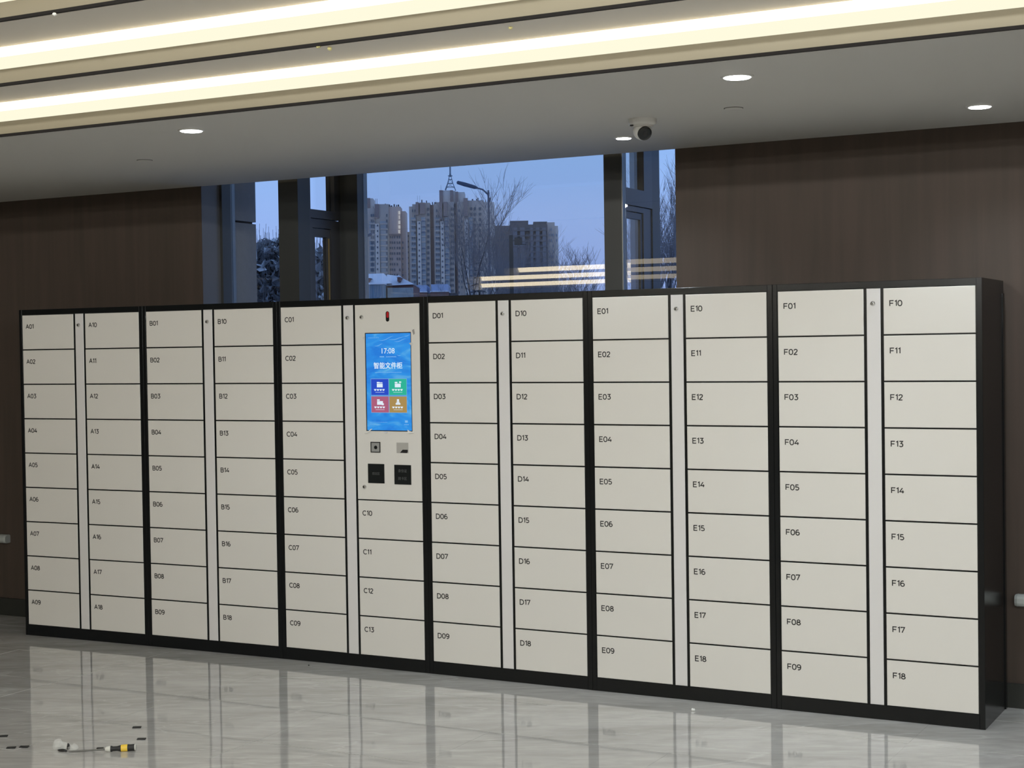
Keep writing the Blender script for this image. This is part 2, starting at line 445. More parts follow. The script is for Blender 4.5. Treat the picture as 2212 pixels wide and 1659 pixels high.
# ================================================================== CEILING with stepped coves
Y0 = -1.600; PITCH = 0.54; RISE = 0.0905; NST = 4
X0C, X1C = -5.7, 11.5
FAR_X0 = {1: -6.66, 2: -6.36, 3: -5.35}
XFL = -7.2
YF0 = -15.72
YFE = YF0 + PITCH                                          # edge of the far low soffit
cb = MB()
cb.box(XL, XR, Y0, 0.476, ZC, ZC+0.02)                     # low soffit towards the lockers
cb.box(XL, XR, YB, YFE, ZC+RISE, ZC+RISE+0.02)
cb.box(XL, X0C, -9.0, Y0, ZC, ZC+0.02)
cb.box(XL, XFL, YFE, -9.0, ZC, ZC+0.02)
cb.box(XFL, X0C, -9.02, -9.0, ZC, 3.0)
cb.box(X1C, XR, YFE, Y0, ZC, ZC+0.02)
ceiling = cb.build('ceiling', M_CEIL, kind='structure')
MB().box(XL-0.1, XR+0.1, YB-0.1, YW+0.1, 3.32, 3.42).build('ceiling_slab', M_CEIL, ceiling)
zt = ZC + RISE*NST
MB().box(XFL-0.05, X1C+0.05, YF0+PITCH*NST, Y0-PITCH*NST, zt, zt+0.02).build('centre_panel', M_CEIL, ceiling)
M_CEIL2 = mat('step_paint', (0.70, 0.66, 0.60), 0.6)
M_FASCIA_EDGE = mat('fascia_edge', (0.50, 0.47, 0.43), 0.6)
FH = 0.066
S_A, S_B = (0.066, 0.004), (0.136, 0.063)
for k in range(NST):
    zb = ZC + RISE*k
    for sgn, ye in ((-1, Y0 - PITCH*k), (1, YF0 + PITCH*k)):
        if sgn > 0 and k == 0: continue
        XA = X0C if sgn < 0 else FAR_X0[k]
        def Y(d): return ye + sgn*d
        # dark reveal joint below the fascia, then a narrow grey edge, then the fascia facing the room
        MB().box(XA, X1C, Y(0.008), Y(0.020), zb-0.001, zb+0.010).build('shadow_gap', M_GAP, ceiling)
        MB().box(XA, X1C, Y(0.0), Y(0.009), zb+0.0055, zb+0.0105).build('fascia_edge', M_FASCIA_EDGE, ceiling)
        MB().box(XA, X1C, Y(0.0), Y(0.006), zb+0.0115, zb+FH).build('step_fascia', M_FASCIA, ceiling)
        # the sloping step panel up to the next joint
        pn = MB().add([(XA,Y(S_B[1]),zb+S_B[0]),(X1C,Y(S_B[1]),zb+S_B[0]),(X1C,Y(PITCH),zb+RISE),(XA,Y(PITCH),zb+RISE),
                       (XA,Y(S_B[1]),zb+S_B[0]+.01),(X1C,Y(S_B[1]),zb+S_B[0]+.01),(X1C,Y(PITCH),zb+RISE+0.01),(XA,Y(PITCH),zb+RISE+0.01)],
                      [(0,1,2,3),(4,7,6,5),(0,4,5,1),(1,5,6,2),(2,6,7,3),(3,7,4,0)])
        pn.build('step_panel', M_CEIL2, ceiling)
        MB().box(X1C, X1C+0.02, Y(0.0), Y(PITCH), zb, zb+0.16).build('step_end', M_CEIL, ceiling)
        MB().box((XA-0.02) if sgn < 0 else XFL-0.02, XA, Y(0.0), Y(PITCH), zb, zb+0.16).build('step_end', M_CEIL, ceiling)
        # the luminous diffuser in two overlapping lengths of profile
        cl = MB()
        def strip(mb, p, q, t=0.006):
            mb.add([(XA,Y(p[1]),p[0]),(X1C,Y(p[1]),p[0]),(X1C,Y(q[1]),q[0]),(XA,Y(q[1]),q[0]),
                    (XA,Y(p[1]-0.004),p[0]+t),(X1C,Y(p[1]-0.004),p[0]+t),(X1C,Y(q[1]-0.004),q[0]+t),(XA,Y(q[1]-0.004),q[0]+t)],
                   [(0,1,2,3),(4,7,6,5),(0,4,5,1),(1,5,6,2),(2,6,7,3),(3,7,4,0)])
        S_M = (0.066 + 0.070*0.56, 0.004 + 0.059*0.56)
        if sgn < 0: strip(cl, (zb+S_M[0], S_M[1]), (zb+S_B[0], S_B[1]))
        else: strip(cl, (zb+0.034, -0.002), (zb+S_B[0], S_B[1]))
        nm = ['nearest the locker wall', 'second from the locker wall', 'third from the locker wall', 'fourth from the locker wall'][k]
        fm = ['', 'lowest', 'middle', 'highest'][k]
        lab = ('warm white light strip along the stepped ceiling, %s' % nm) if sgn < 0 else ('%s warm light strip across the lobby, mirrored in the window' % fm)
        lo = cl.build('cove_light', M_COVE, label=lab, category='ceiling light', group='light strips of the stepped ceiling')
        if sgn < 0:
            c2_ = MB(); strip(c2_, (zb+S_A[0], S_A[1]), (zb+S_M[0], S_M[1])); c2_.build('lower_diffuser', M_COVE_SOFT, lo)

# foam lumps stuck at the ceiling joints
def lump(name, loc, r, m, seed, flat=0.8, **props):
    rr = random.Random(seed)
    bm = bmesh.new(); bmesh.ops.create_icosphere(bm, subdivisions=2, radius=r)
    for v in bm.verts:
        v.co *= rr.uniform(0.78, 1.18); v.co.z *= flat
    me = bpy.data.meshes.new(name); bm.to_mesh(me); bm.free(); me.materials.append(m)
    o = bpy.data.objects.new(name, me); COL.objects.link(o); o.location = loc
    for kk, vv in props.items(): o[kk] = vv
    return o

def pix(u, v):
    """direction through a pixel of the 2212x1659 photograph"""
    d = Vector(((u-1106)/F_PX, -(v-829.5)/F_PX, -1.0)); d.rotate(CAM_ROT); return d
def on_z(u, v, z):
    d = pix(u, v); return CAM_LOC + d*((z-CAM_LOC.z)/d.z)
def on_y(u, v, y):
    d = pix(u, v); return CAM_LOC + d*((y-CAM_LOC.y)/d.y)

z1 = ZC + RISE - 0.004
lump('foam_lump', on_z(688, 100, z1+0.004), 0.009, M_FOAM, 1, label='yellow foam lump in the dark ceiling joint, left of its pair', category='foam lump', group='foam lumps at the ceiling joint')
lump('foam_lump', on_z(712, 105, z1-0.002), 0.008, M_FOAM, 2, label='yellow foam lump just below the ceiling joint, right of its pair', category='foam lump', group='foam lumps at the ceiling joint')
lump('foam_lump', on_z(1103, 60, z1-0.002), 0.007, M_FOAM, 3, label='small pale foam lump under the ceiling joint above the middle of the window', category='foam lump', group='foam lumps at the ceiling joint')
lump('foam_lump', on_z(118, 31, z1+RISE-0.002), 0.007, M_WHITE, 5, label='small white filler lump in the topmost ceiling joint at upper left', category='foam lump', group='foam lumps at the ceiling joint')

# ================================================================== DOWNLIGHTS, SPRINKLERS, CAMERA
def downlight(x, y, r, label, power=SPOT_POWER):
    t = empty('downlight', (x, y, ZC), label=label, category='ceiling light', group='round recessed downlights')
    MB().lathe((0,0,0.0), (0,0,-1), [(0.0, r+0.010), (0.004, r+0.008), (0.005, r+0.001), (0.003, r)], 32).build('trim_ring', M_WHITEPLASTIC, t, True)
    MB().lathe((0,0,-0.0035), (0,0,-1), [(0.0, r-0.001), (0.0035, r*0.93), (0.004, r*0.5)], 32).build('lens', M_LAMP, t, True)
    l = bpy.data.lights.new('downlight_lamp', 'SPOT'); l.energy = power; l.color = (0.80, 0.90, 1.0)
    l.spot_size = math.radians(128); l.spot_blend = 0.9; l.shadow_soft_size = r*0.8
    o = bpy.data.objects.new('lamp', l); COL.objects.link(o); o.parent = t; o.location = (0, 0, -0.02)
    return t
downlight(2.368, -1.314, 0.047, 'round downlight left of the window, nearest the left light strips')
downlight(4.815, -1.290, 0.049, 'round downlight above and right of the dome camera')
downlight(5.413, -0.086, 0.045, 'round downlight farthest right, close to the brown wall')
downlight(3.820, -0.044, 0.035, 'small round downlight touching the left side of the dome camera', SPOT_POWER*0.7)
for x, y, w_ in ((7.26, -1.29, 'first downlight of the outer row'), (9.7, -1.29, 'second downlight of the outer row'), (7.0, -0.07, 'first downlight of the row by the wall'), (8.6, -0.07, 'second downlight of the row by the wall')):  # unseen fittings added off frame for their light
    downlight(x, y, 0.047, w_ + ' added for light beyond the right edge')
ROWN = {-5.0: 'nearest', -8.2: 'middle', -11.4: 'farthest'}
COLN = {1.0: 'leftmost', 4.2: 'second', 7.4: 'third', 10.4: 'rightmost'}
for lx, ly in FILL_LAMPS:  # fittings drawn for the added unseen lamps
    t = empty('downlight', (lx, ly, ZC + RISE*NST), label='%s added unseen downlight in the %s row of the raised lobby ceiling' % (COLN[lx], ROWN[ly]), category='ceiling light', group='added unseen downlights in the raised lobby ceiling')
    MB().lathe((0,0,0.0), (0,0,-1), [(0.0, 0.075), (0.005, 0.073), (0.006, 0.061), (0.003, 0.060)], 24).build('trim_ring', M_WHITEPLASTIC, t, True)
    MB().lathe((0,0,-0.0035), (0,0,-1), [(0.0, 0.059), (0.0035, 0.056), (0.004, 0.03)], 24).build('lens', M_LAMP, t, True)
# sprinkler cover plates
def sprinkler(x, y, label):
    t = empty('sprinkler_cover', (x, y, ZC), label=label, category='sprinkler', group='concealed sprinkler covers')
    MB().lathe((0,0,0), (0,0,-1), [(0.0, 0.036), (0.0035, 0.036), (0.0045, 0.033)], 28).build('cover_plate', M_CEIL, t, True)
    MB().lathe((0,0,0), (0,0,-1), [(0.0, 0.039), (0.0012, 0.039)], 28).build('shadow_ring', M_DARKMETAL, t, True)
sprinkler(1.508, -0.63, 'flat round sprinkler cover in the ceiling left of the window')
sprinkler(4.548, -0.595, 'flat round sprinkler cover in the ceiling right of the dome camera')

dc = empty('dome_camera', (4.118, -0.522, ZC), label='white turret security camera with black face under the low ceiling', category='camera')
MB().lathe((0,0,0), (0,0,-1), [(0.0, 0.060), (0.016, 0.060), (0.022, 0.056), (0.026, 0.046), (0.034, 0.044)], 36).build('mount_base', M_WHITEPLASTIC, dc, True)
dirc = Vector((0.62, -0.62, -0.50)).normalized()
ctr = Vector((0, 0, -0.048))
prof = []
for i in range(13):
    a = math.radians(-90 + i*11.3)
    prof.append((math.sin(a)*0.040, math.cos(a)*0.040))
MB().lathe(ctr, dirc, prof, 30).build('camera_ball', M_WHITEPLASTIC, dc, True)
MB().lathe(ctr+dirc*0.026, dirc, [(0.0, 0.0305), (0.007, 0.030), (0.009, 0.027), (0.0095, 0.012)], 30).build('face_plate', M_GLASSBLACK, dc, True)
MB().lathe(ctr+dirc*0.034, dirc, [(0.0, 0.011), (0.004, 0.010), (0.005, 0.006)], 20).build('lens', M_SOFTBLACK, dc, True)
MB().box(-0.036, -0.022, -0.047, -0.043, -0.032, -0.026).build('screw_tab', M_DARKMETAL, dc)

# ================================================================== LOCKERS
XS = [0.0]; YS = [0.0, 0.0220, 0.0321, 0.0282, 0.0153, 0.0056, 0.0]
for i in range(6):
    XS.append(XS[-1] + math.sqrt(0.81 - (YS[i+1]-YS[i])**2))
Z_B, Z_T, Z_TOP, DEP = 0.0637, 1.8385, 1.8705, 0.439
A0, A1, S0, S1, B0, B1 = 0.0252, 0.4047, 0.4177, 0.4771, 0.4907, 0.8722
ROW = (Z_T - Z_B)/9
GAP = 0.0066

def lock_geo(r=0.0095):
    mb = MB().lathe((0,0,0), (0,-1,0), [(0.0, r+0.002), (0.002, r+0.0015), (0.006, r), (0.0075, r*0.8)], 20)
    return mb
def add_lock(parent, x, z, y0=-0.001, name='lock'):
    o = lock_geo().build(name, M_CHROME, parent, True)
    o.location = (x, y0, z)
    k = MB().box(x-0.0012, x+0.0012, y0-0.0105, y0-0.007, z-0.005, z+0.004)
    k.build('key_slot', M_DARKMETAL, parent)
    tab = MB().add([(x+0.004,y0-0.008,z+0.006),(x+0.010,y0-0.016,z+0.009),(x+0.011,y0-0.016,z+0.004),(x+0.005,y0-0.008,z+0.000),(x+0.004,y0-0.006,z+0.006),(x+0.010,y0-0.014,z+0.009),(x+0.011,y0-0.014,z+0.004),(x+0.005,y0-0.006,z+0.000)],
                   [(0,1,2,3),(4,7,6,5),(0,4,5,1),(1,5,6,2),(2,6,7,3),(3,7,4,0)])
    tab.build('lock_tab', M_CHROME, parent)
    return o

GL = {
 'A': (0.78, [[(0,0),(0.39,1),(0.78,0)], [(0.14,0.32),(0.64,0.32)]]),
 'B': (0.66, [[(0,0),(0,1),(0.36,1),(0.50,0.95),(0.57,0.84),(0.57,0.70),(0.50,0.58),(0.36,0.53),(0,0.53)], [(0.36,0.53),(0.54,0.47),(0.63,0.36),(0.63,0.19),(0.54,0.06),(0.38,0),(0,0)]]),
 'C': (0.72, [[(0.70,0.84),(0.60,0.95),(0.45,1.0),(0.28,0.98),(0.12,0.87),(0.03,0.70),(0,0.5),(0.03,0.30),(0.12,0.13),(0.28,0.02),(0.45,0),(0.60,0.05),(0.70,0.16)]]),
 'D': (0.74, [[(0,0),(0,1),(0.34,1),(0.52,0.94),(0.66,0.80),(0.71,0.62),(0.71,0.38),(0.66,0.20),(0.52,0.06),(0.34,0),(0,0)]]),
 'E': (0.60, [[(0.60,1),(0,1),(0,0),(0.61,0)], [(0,0.52),(0.54,0.52)]]),
 'F': (0.58, [[(0.60,1),(0,1),(0,0)], [(0,0.50),(0.53,0.50)]]),
 '0': (0.62, [[(0.31,1),(0.14,0.94),(0.04,0.78),(0,0.5),(0.04,0.22),(0.14,0.06),(0.31,0),(0.48,0.06),(0.58,0.22),(0.62,0.5),(0.58,0.78),(0.48,0.94),(0.31,1)]]),
 '1': (0.30, [[(0.02,0.84),(0.26,1.0),(0.26,0)]]),
 '2': (0.58, [[(0.02,0.78),(0.07,0.91),(0.20,0.99),(0.36,0.99),(0.50,0.91),(0.54,0.76),(0.50,0.60),(0.02,0.02),(0.02,0),(0.58,0)]]),
 '3': (0.58, [[(0.03,1),(0.52,1),(0.27,0.60),(0.42,0.57),(0.54,0.46),(0.57,0.30),(0.52,0.12),(0.38,0.01),(0.20,0),(0.02,0.12)]]),
 '4': (0.68, [[(0.44,1),(0.02,0.28),(0.68,0.28)], [(0.50,0.55),(0.50,0)]]),
 '5': (0.58, [[(0.53,1),(0.10,1),(0.06,0.57),(0.30,0.59),(0.48,0.52),(0.57,0.36),(0.55,0.17),(0.42,0.03),(0.22,0),(0.02,0.10)]]),
 '6': (0.60, [[(0.50,0.97),(0.30,1),(0.13,0.90),(0.03,0.68),(0,0.40),(0.06,0.15),(0.20,0.02),(0.36,0),(0.52,0.08),(0.60,0.27),(0.55,0.47),(0.40,0.58),(0.22,0.57),(0.06,0.42)]]),
 '7': (0.58, [[(0.02,0.84),(0.02,1),(0.57,1),(0.18,0)]]),
 '8': (0.60, [[(0.30,0.54),(0.12,0.61),(0.06,0.77),(0.13,0.93),(0.30,1),(0.47,0.93),(0.54,0.77),(0.48,0.61),(0.30,0.54),(0.08,0.44),(0,0.27),(0.08,0.08),(0.30,0),(0.52,0.08),(0.60,0.27),(0.52,0.44),(0.30,0.54)]]),
 '9': (0.60, [[(0.10,0.03),(0.30,0),(0.47,0.10),(0.57,0.32),(0.60,0.60),(0.54,0.85),(0.40,0.98),(0.24,1),(0.08,0.92),(0,0.73),(0.05,0.53),(0.20,0.42),(0.38,0.43),(0.54,0.58)]]),
}
def stroke_text(name, body, h, m, parent, loc, th=0.165, thick=0.0004, gap=0.20):
    mb = MB(); x = 0.0; t = th*h/2
    for ch in body:
        w, polys = GL[ch]
        for pl in polys:
            pts = [((x+px)*h, pz*(h-2*t)+t) for px, pz in pl]
            closed = pts[0] == pts[-1] and len(pts) > 3
            n_ = len(pts); L_, R_ = [], []
            for i in range(n_):
                a = pts[i-1] if i > 0 else (pts[-2] if closed else None)
                b = pts[i+1] if i < n_-1 else (pts[1] if closed else None)
                c0 = pts[i]
                def nrm(p, q):
                    dx, dz = q[0]-p[0], q[1]-p[1]; l = math.hypot(dx, dz) or 1e-9; return (-dz/l, dx/l)
                if a and b:
                    n1, n2 = nrm(a, c0), nrm(c0, b); sx_, sz_ = n1[0]+n2[0], n1[1]+n2[1]; l = math.hypot(sx_, sz_) or 1e-9
                    sx_, sz_ = sx_/l, sz_/l; k = min(1.0/max(sx_*n1[0]+sz_*n1[1], 0.3), 2.2)
                else:
                    sx_, sz_ = nrm(a, c0) if a else nrm(c0, b); k = 1.0
                L_.append((c0[0]+sx_*t*k, c0[1]+sz_*t*k)); R_.append((c0[0]-sx_*t*k, c0[1]-sz_*t*k))
            vs = [(p[0], -thick, p[1]) for p in L_] + [(p[0], -thick, p[1]) for p in R_] + [(p[0], 0, p[1]) for p in L_] + [(p[0], 0, p[1]) for p in R_]
            fs = []
            for i in range(n_-1):
                fs += [(i, n_+i, n_+i+1, i+1), (i, i+1, 2*n_+i+1, 2*n_+i), (n_+i, 3*n_+i, 3*n_+i+1, n_+i+1)]
            mb.add(vs, fs)
        x += w + gap
    o = bpy.data.objects.new(name, None)
    me = bpy.data.meshes.new(name); me.from_pydata(mb.v, [], mb.f); me.materials.append(m)
    bpy.data.objects.remove(o)
    o = bpy.data.objects.new(name, me); COL.objects.link(o); o.parent = parent; o.location = loc
    return o
door_me = {}
def door(parent, x0, x1, ztop, zbot, number, yj=0.0):
    key = (round(x1-x0, 4), round(ztop-zbot, 4))
    if key not in door_me:
        w, h = x1-x0, ztop-zbot
        door_me[key] = MB().panel(0, w, -0.001, 0.0026, 0, h, 0.0016).mesh('door', M_DOOR)
    d = bpy.data.objects.new('door', door_me[key]); COL.objects.link(d)
    d.parent = parent; d.location = (x0, yj, zbot)
    d['label'] = 'off-white locker door numbered %s' % number
    stroke_text('door_number', number, 0.0268, M_INK, d, (0.0275, -0.0010, (ztop-zbot) - 0.0775))
    return d

POS = {'A': 'leftmost of the row', 'B': 'second from the left', 'C': 'with the blue touch screen', 'D': 'right of the screen unit', 'E': 'second from the right', 'F': 'rightmost of the row'}
cabs = {}
rd = random.Random(11)
for i, L_ in enumerate('ABCDEF'):
    dx, dy = XS[i+1]-XS[i], YS[i+1]-YS[i]
    lab = 'black-framed locker cabinet with doors %s01 to %s%s, %s' % (L_, L_, '13' if L_ == 'C' else '18', POS[L_])
    cab = empty('locker_cabinet', (XS[i], YS[i], 0), math.atan2(dy, dx), label=lab, category='locker', group='row of numbered lockers')
    cabs[L_] = cab
    cc = MB()
    cc.box(0.0006, 0.8994, 0.0022, DEP, 0.0, Z_TOP)
    cc.build('carcass', M_BLACK, cab)
    MB().panel(0.0006, A0-0.004, -0.001, 0.0026, 0.0, Z_TOP, 0.0012).build('left_stile', M_BLACK, cab)
    MB().panel(B1+0.004, 0.8994, -0.001, 0.0026, 0.0, Z_TOP, 0.0012).build('right_stile', M_BLACK, cab)
    MB().panel(A0-0.004, B1+0.004, -0.0002, 0.0026, Z_T+0.003, Z_TOP, 0.0012).build('top_rail', M_BLACK, cab)
    MB().panel(A0-0.004, B1+0.004, -0.0002, 0.0026, 0.0, Z_B-0.003, 0.0012).build('base_plinth', M_BLACK, cab)
    st = MB().panel(S0, S1, -0.0005, 0.0026, Z_B-0.001, Z_T+0.001, 0.002).build('lock_strip', M_STRIP, cab)
    for o in (add_lock(st, (S0+S1)/2 - 0.002, 1.7755),): pass
    n = 1
    for r in range(9):
        zt_, zb_ = Z_T - r*ROW - (GAP/2 if r else 0), Z_T - (r+1)*ROW + (GAP/2 if r < 8 else 0)
        door(cab, A0, A1, zt_, zb_, '%s%02d' % (L_, n), rd.uniform(-0.0006, 0.0006)); n += 1
    for r in range(9):
        if L_ == 'C' and r < 5: continue
        zt_, zb_ = Z_T - r*ROW - (GAP/2 if r else 0), Z_T - (r+1)*ROW + (GAP/2 if r < 8 else 0)
        door(cab, B0, B1, zt_, zb_, '%s%02d' % (L_, n), rd.uniform(-0.0006, 0.0006)); n += 1
# the deeper back trim of the last unit
MB().box(0.8994, 0.9035, DEP-0.03, DEP, 0.0, Z_TOP-0.055).build('back_trim', M_BLACK, cabs['F'])

# ---- control panel of unit C
C_ = cabs['C']
ox = XS[2]
def pc(x): return x - ox            # world x of the front plane -> local x
pz0 = Z_T - 5*ROW + GAP/2
px0, px1 = B0, B1
sx0, sx1, sz0, sz1 = 0.5475, 0.8225, 1.2015, 1.6975     # screen recess
fr = MB()
fr.panel(px0, sx0, -0.001, 0.019, pz0, Z_T, 0.002)
fr.panel(sx1, px1, -0.001, 0.019, pz0, Z_T, 0.002)
fr = MB()
# one sheet with a rectangular hole: four quads + returns
def sheet(mb, X0, X1, Z0, Z1, hx0, hx1, hz0, hz1, y, t):
    o = [(X0,y,Z0),(X1,y,Z0),(X1,y,Z1),(X0,y,Z1)]; h = [(hx0,y,hz0),(hx1,y,hz0),(hx1,y,hz1),(hx0,y,hz1)]
    ob = [(a,y+t,b) for a,_,b in o]; hb = [(a,y+t,b) for a,_,b in h]
    vs = o+h+ob+hb
    fs = [(0,1,5,4),(1,2,6,5),(2,3,7,6),(3,0,4,7)]
    fs += [(4,5,13,12),(5,6,14,13),(6,7,15,14),(7,4,12,15)]
    fs += [(0,8,9,1),(1,9,10,2),(2,10,11,3),(3,11,8,0)]
    mb.add(vs, fs)
sheet(fr, px0, px1, pz0, Z_T, sx0, sx1, sz0, sz1, -0.001, 0.0036)
panel = fr.build('control_panel', M_DOOR, C_)
add_lock(panel, 0.531, 1.7765); add_lock(panel, 0.5325, 0.9185)
# status slot
slot = MB()
N = 10
def capsule(x, z, w, h, y0, y1):
    r = w/2; pts = []
    for k in range(N+1):
        a = math.pi*k/N; pts.append((x+math.cos(a)*r, z+h/2-r+math.sin(a)*r))
    for k in range(N+1):
        a = math.pi+math.pi*k/N; pts.append((x+math.cos(a)*r, z-h/2+r+math.sin(a)*r))
    n_ = len(pts)
    mb = MB(); mb.add([(a,y0,b) for a,b in pts]+[(a,y1,b) for a,b in pts], [tuple(range(n_))]+[(k,(k+1)%n_,(k+1)%n_+n_,k+n_) for k in range(n_)])
    return mb
capsule(0.686, 1.7775, 0.020, 0.052, -0.0022, -0.001).build('sensor_slot', M_GLASSBLACK, panel)
M_RED = mat('red_indicator', (0.25, 0.01, 0.012), 0.2, emit=(0.8, 0.02, 0.03), emit_s=0.18)
capsule(0.6875, 1.7855, 0.012, 0.030, -0.0030, -0.0022).build('red_indicator', M_RED, panel)

# ---- touch screen (a lit display: its picture is emitted)
def screen_mat():
    m = bpy.data.materials.new('lit_screen'); m.use_nodes = True
    nt = m.node_tree; Lk = nt.links
    b = nt.nodes['Principled BSDF']; b.inputs['Base Color'].default_value = (0.01,0.01,0.012,1); b.inputs['Roughness'].default_value = 0.25
    tc = nt.nodes.new('ShaderNodeTexCoord')
    mp = nt.nodes.new('ShaderNodeMapping'); mp.inputs['Rotation'].default_value = (0, 0.5, 0); mp.inputs['Scale'].default_value = (5, 1, 11)
    Lk.new(tc.outputs['Object'], mp.inputs[0])
    n = nt.nodes.new('ShaderNodeTexNoise'); n.inputs['Scale'].default_value = 1.2; n.inputs['Detail'].default_value = 3; n.inputs['Distortion'].default_value = 1.5
    Lk.new(mp.outputs[0], n.inputs['Vector'])
    r = nt.nodes.new('ShaderNodeValToRGB'); e = r.color_ramp.elements
    e[0].position = 0.35; e[0].color = (0.012, 0.20, 0.72, 1)
    e[1].position = 0.72; e[1].color = (0.12, 0.45, 0.80, 1)
    k = e.new(0.55); k.color = (0.022, 0.29, 0.80, 1)
    Lk.new(n.outputs['Fac'], r.inputs[0])
    Lk.new(r.outputs[0], b.inputs['Emission Color']); b.inputs['Emission Strength'].default_value = 0.95
    return m
scr = MB().box(sx0+0.0045, sx1-0.0045, 0.0016, 0.0030, sz0+0.0045, sz1-0.0045).build('touch_screen', screen_mat(), C_, label='glowing blue touch screen showing the time and four coloured buttons')
bz = MB(); sheet(bz, sx0-0.0, sx1+0.0, sz0, sz1, sx0+0.0045, sx1-0.0045, sz0+0.0045, sz1-0.0045, 0.0006, 0.0024)
bz.build('screen_bezel', M_SOFTBLACK, C_)
def em(name, rgb, s=1.0):
    return emission(name, rgb, s)
E_WHITE = em('screen_white', (0.78, 0.90, 1.0), 0.95)
E_PALE = em('screen_pale', (0.35, 0.60, 0.90), 0.9)
YSF = 0.0013
# coordinates on the screen as fractions
def SX(f): return sx0 + 0.0045 + f*(sx1-sx0-0.009)
def SZ(f): return sz1 - 0.0045 - f*(sz1-sz0-0.009)
text('clock_digits', '17:08', 0.0385, E_WHITE, scr, (SX(0.487), YSF, SZ(0.207)), align='CENTER', extrude=0.0002)
text('screen_title', '智能文件柜', 0.0345, E_WHITE, scr, (SX(0.49), YSF, SZ(0.358)), align='CENTER', extrude=0.0002, offset=0.0004)
def sbar(name, x0, x1, z0, z1, m, y=YSF):
    return MB().box(SX(x0), SX(x1), y-0.0002, y, SZ(z1), SZ(z0)).build(name, m, scr)
E_LINE = em('screen_line', (0.22, 0.50, 0.88), 0.95)
lines = MB()
def seg(x0, x1, z0, z1): lines.box(SX(x0), SX(x1), YSF-0.0002, YSF, SZ(z1), SZ(z0))
rs = random.Random(4)
def blur_row(x0, x1, z0, z1, w):
    x = x0
    while x < x1:
        a = w*rs.uniform(0.6, 1.1); seg(x, min(x+a*0.72, x1), z0+rs.uniform(0, 0.002), z1); x += a
blur_row(0.31, 0.41, 0.233, 0.247, 0.02); blur_row(0.45, 0.68, 0.236, 0.246, 0.018)
blur_row(0.20, 0.79, 0.398, 0.405, 0.016)
blur_row(0.06, 0.46, 0.914, 0.919, 0.02); blur_row(0.06, 0.30, 0.934, 0.939, 0.02); blur_row(0.83, 0.93, 0.934, 0.942, 0.02)
blur_row(0.05, 0.30, 0.040, 0.046, 0.02)
lines.build('small_print', E_LINE, scr, kind='stuff')
# wave flourishes at the top right and a light band at the bottom
wv = MB()
for (a0_, b0_, a1_, b1_, amp) in ((0.30, 0.070, 0.62, 0.040, 0.010), (0.52, 0.062, 0.86, 0.048, 0.009), (0.64, 0.085, 0.90, 0.066, 0.008), (0.20, 0.128, 0.38, 0.112, 0.006), (0.86, 0.030, 0.99, 0.026, 0.005), (0.70, 0.222, 0.78, 0.236, 0.004)):
    pts = []
    for k in range(9):
        t = k/8; pts.append((SX(a0_+(a1_-a0_)*t), YSF-0.0003, SZ(b0_+(b1_-b0_)*t + amp*math.sin(t*5))))
    wv.tube(pts, [0.0003+0.0009*math.sin(math.pi*k/8) for k in range(9)], 4)
wv.build('wave_lines', E_LINE, scr)
BT = (((0.105, 0.495, 0.470, 0.635), (0.030, 0.085, 0.62), 'blue'), ((0.510, 0.895, 0.470, 0.635), (0.035, 0.50, 0.34), 'green'),
      ((0.105, 0.495, 0.650, 0.815), (0.46, 0.13, 0.22), 'rose'), ((0.510, 0.895, 0.650, 0.815), (0.44, 0.29, 0.10), 'ochre'))
E_EDGE = em('button_edge', (0.25, 0.50, 0.85), 0.8)
for qi, ((a, b, c_, d_), rgb, cn) in enumerate(BT):
    MB().box(SX(a-0.008), SX(b+0.008), YSF-0.0001, YSF+0.0002, SZ(d_+0.005), SZ(c_-0.005)).build('button_border', E_EDGE, scr)
    MB().box(SX(a), SX(b), YSF-0.0004, YSF, SZ(d_), SZ(c_)).build('menu_button', em('button_%s' % cn, rgb, 0.9), scr, label='%s square button on the screen' % cn)
    ic = MB(); cx = (a+b)/2; w = 0.065; zt_ = c_+0.030
    def ib(x0, x1, z0, z1): ic.box(SX(x0), SX(x1), YSF-0.0008, YSF-0.0004, SZ(z1), SZ(z0))
    if qi < 3:
        ib(cx-w, cx-w*0.1, zt_, zt_+0.014); ib(cx-w, cx+w, zt_+0.018, zt_+0.056)
        if qi == 0: ib(cx-w*0.3, cx+w*0.95, zt_+0.004, zt_+0.013)
        if qi == 1: ib(cx+w*0.45, cx+w*1.2, zt_-0.004, zt_+0.010)
        if qi == 2: ib(cx+w*0.6, cx+w*1.3, zt_+0.040, zt_+0.060)
    else:
        ib(cx-w*0.35, cx+w*0.35, zt_-0.002, zt_+0.022); ib(cx-w*0.5, cx+w*0.5, zt_+0.024, zt_+0.036); ib(cx-w*0.8, cx+w*0.8, zt_+0.038, zt_+0.054)
    x = cx-0.13
    for k in range(4):
        ib(x, x+0.052, c_+0.104, c_+0.112); ib(x+0.01, x+0.042, c_+0.112, c_+0.121); x += 0.062
    ib(cx-0.10, cx+0.10, c_+0.136, c_+0.139)
    ic.build('button_icon', E_WHITE, scr)
ps = MB()
ps.box(SX(0.85), SX(0.91), YSF-0.0003, YSF, SZ(0.918), SZ(0.895))
ps.build('corner_symbol', E_LINE, scr)
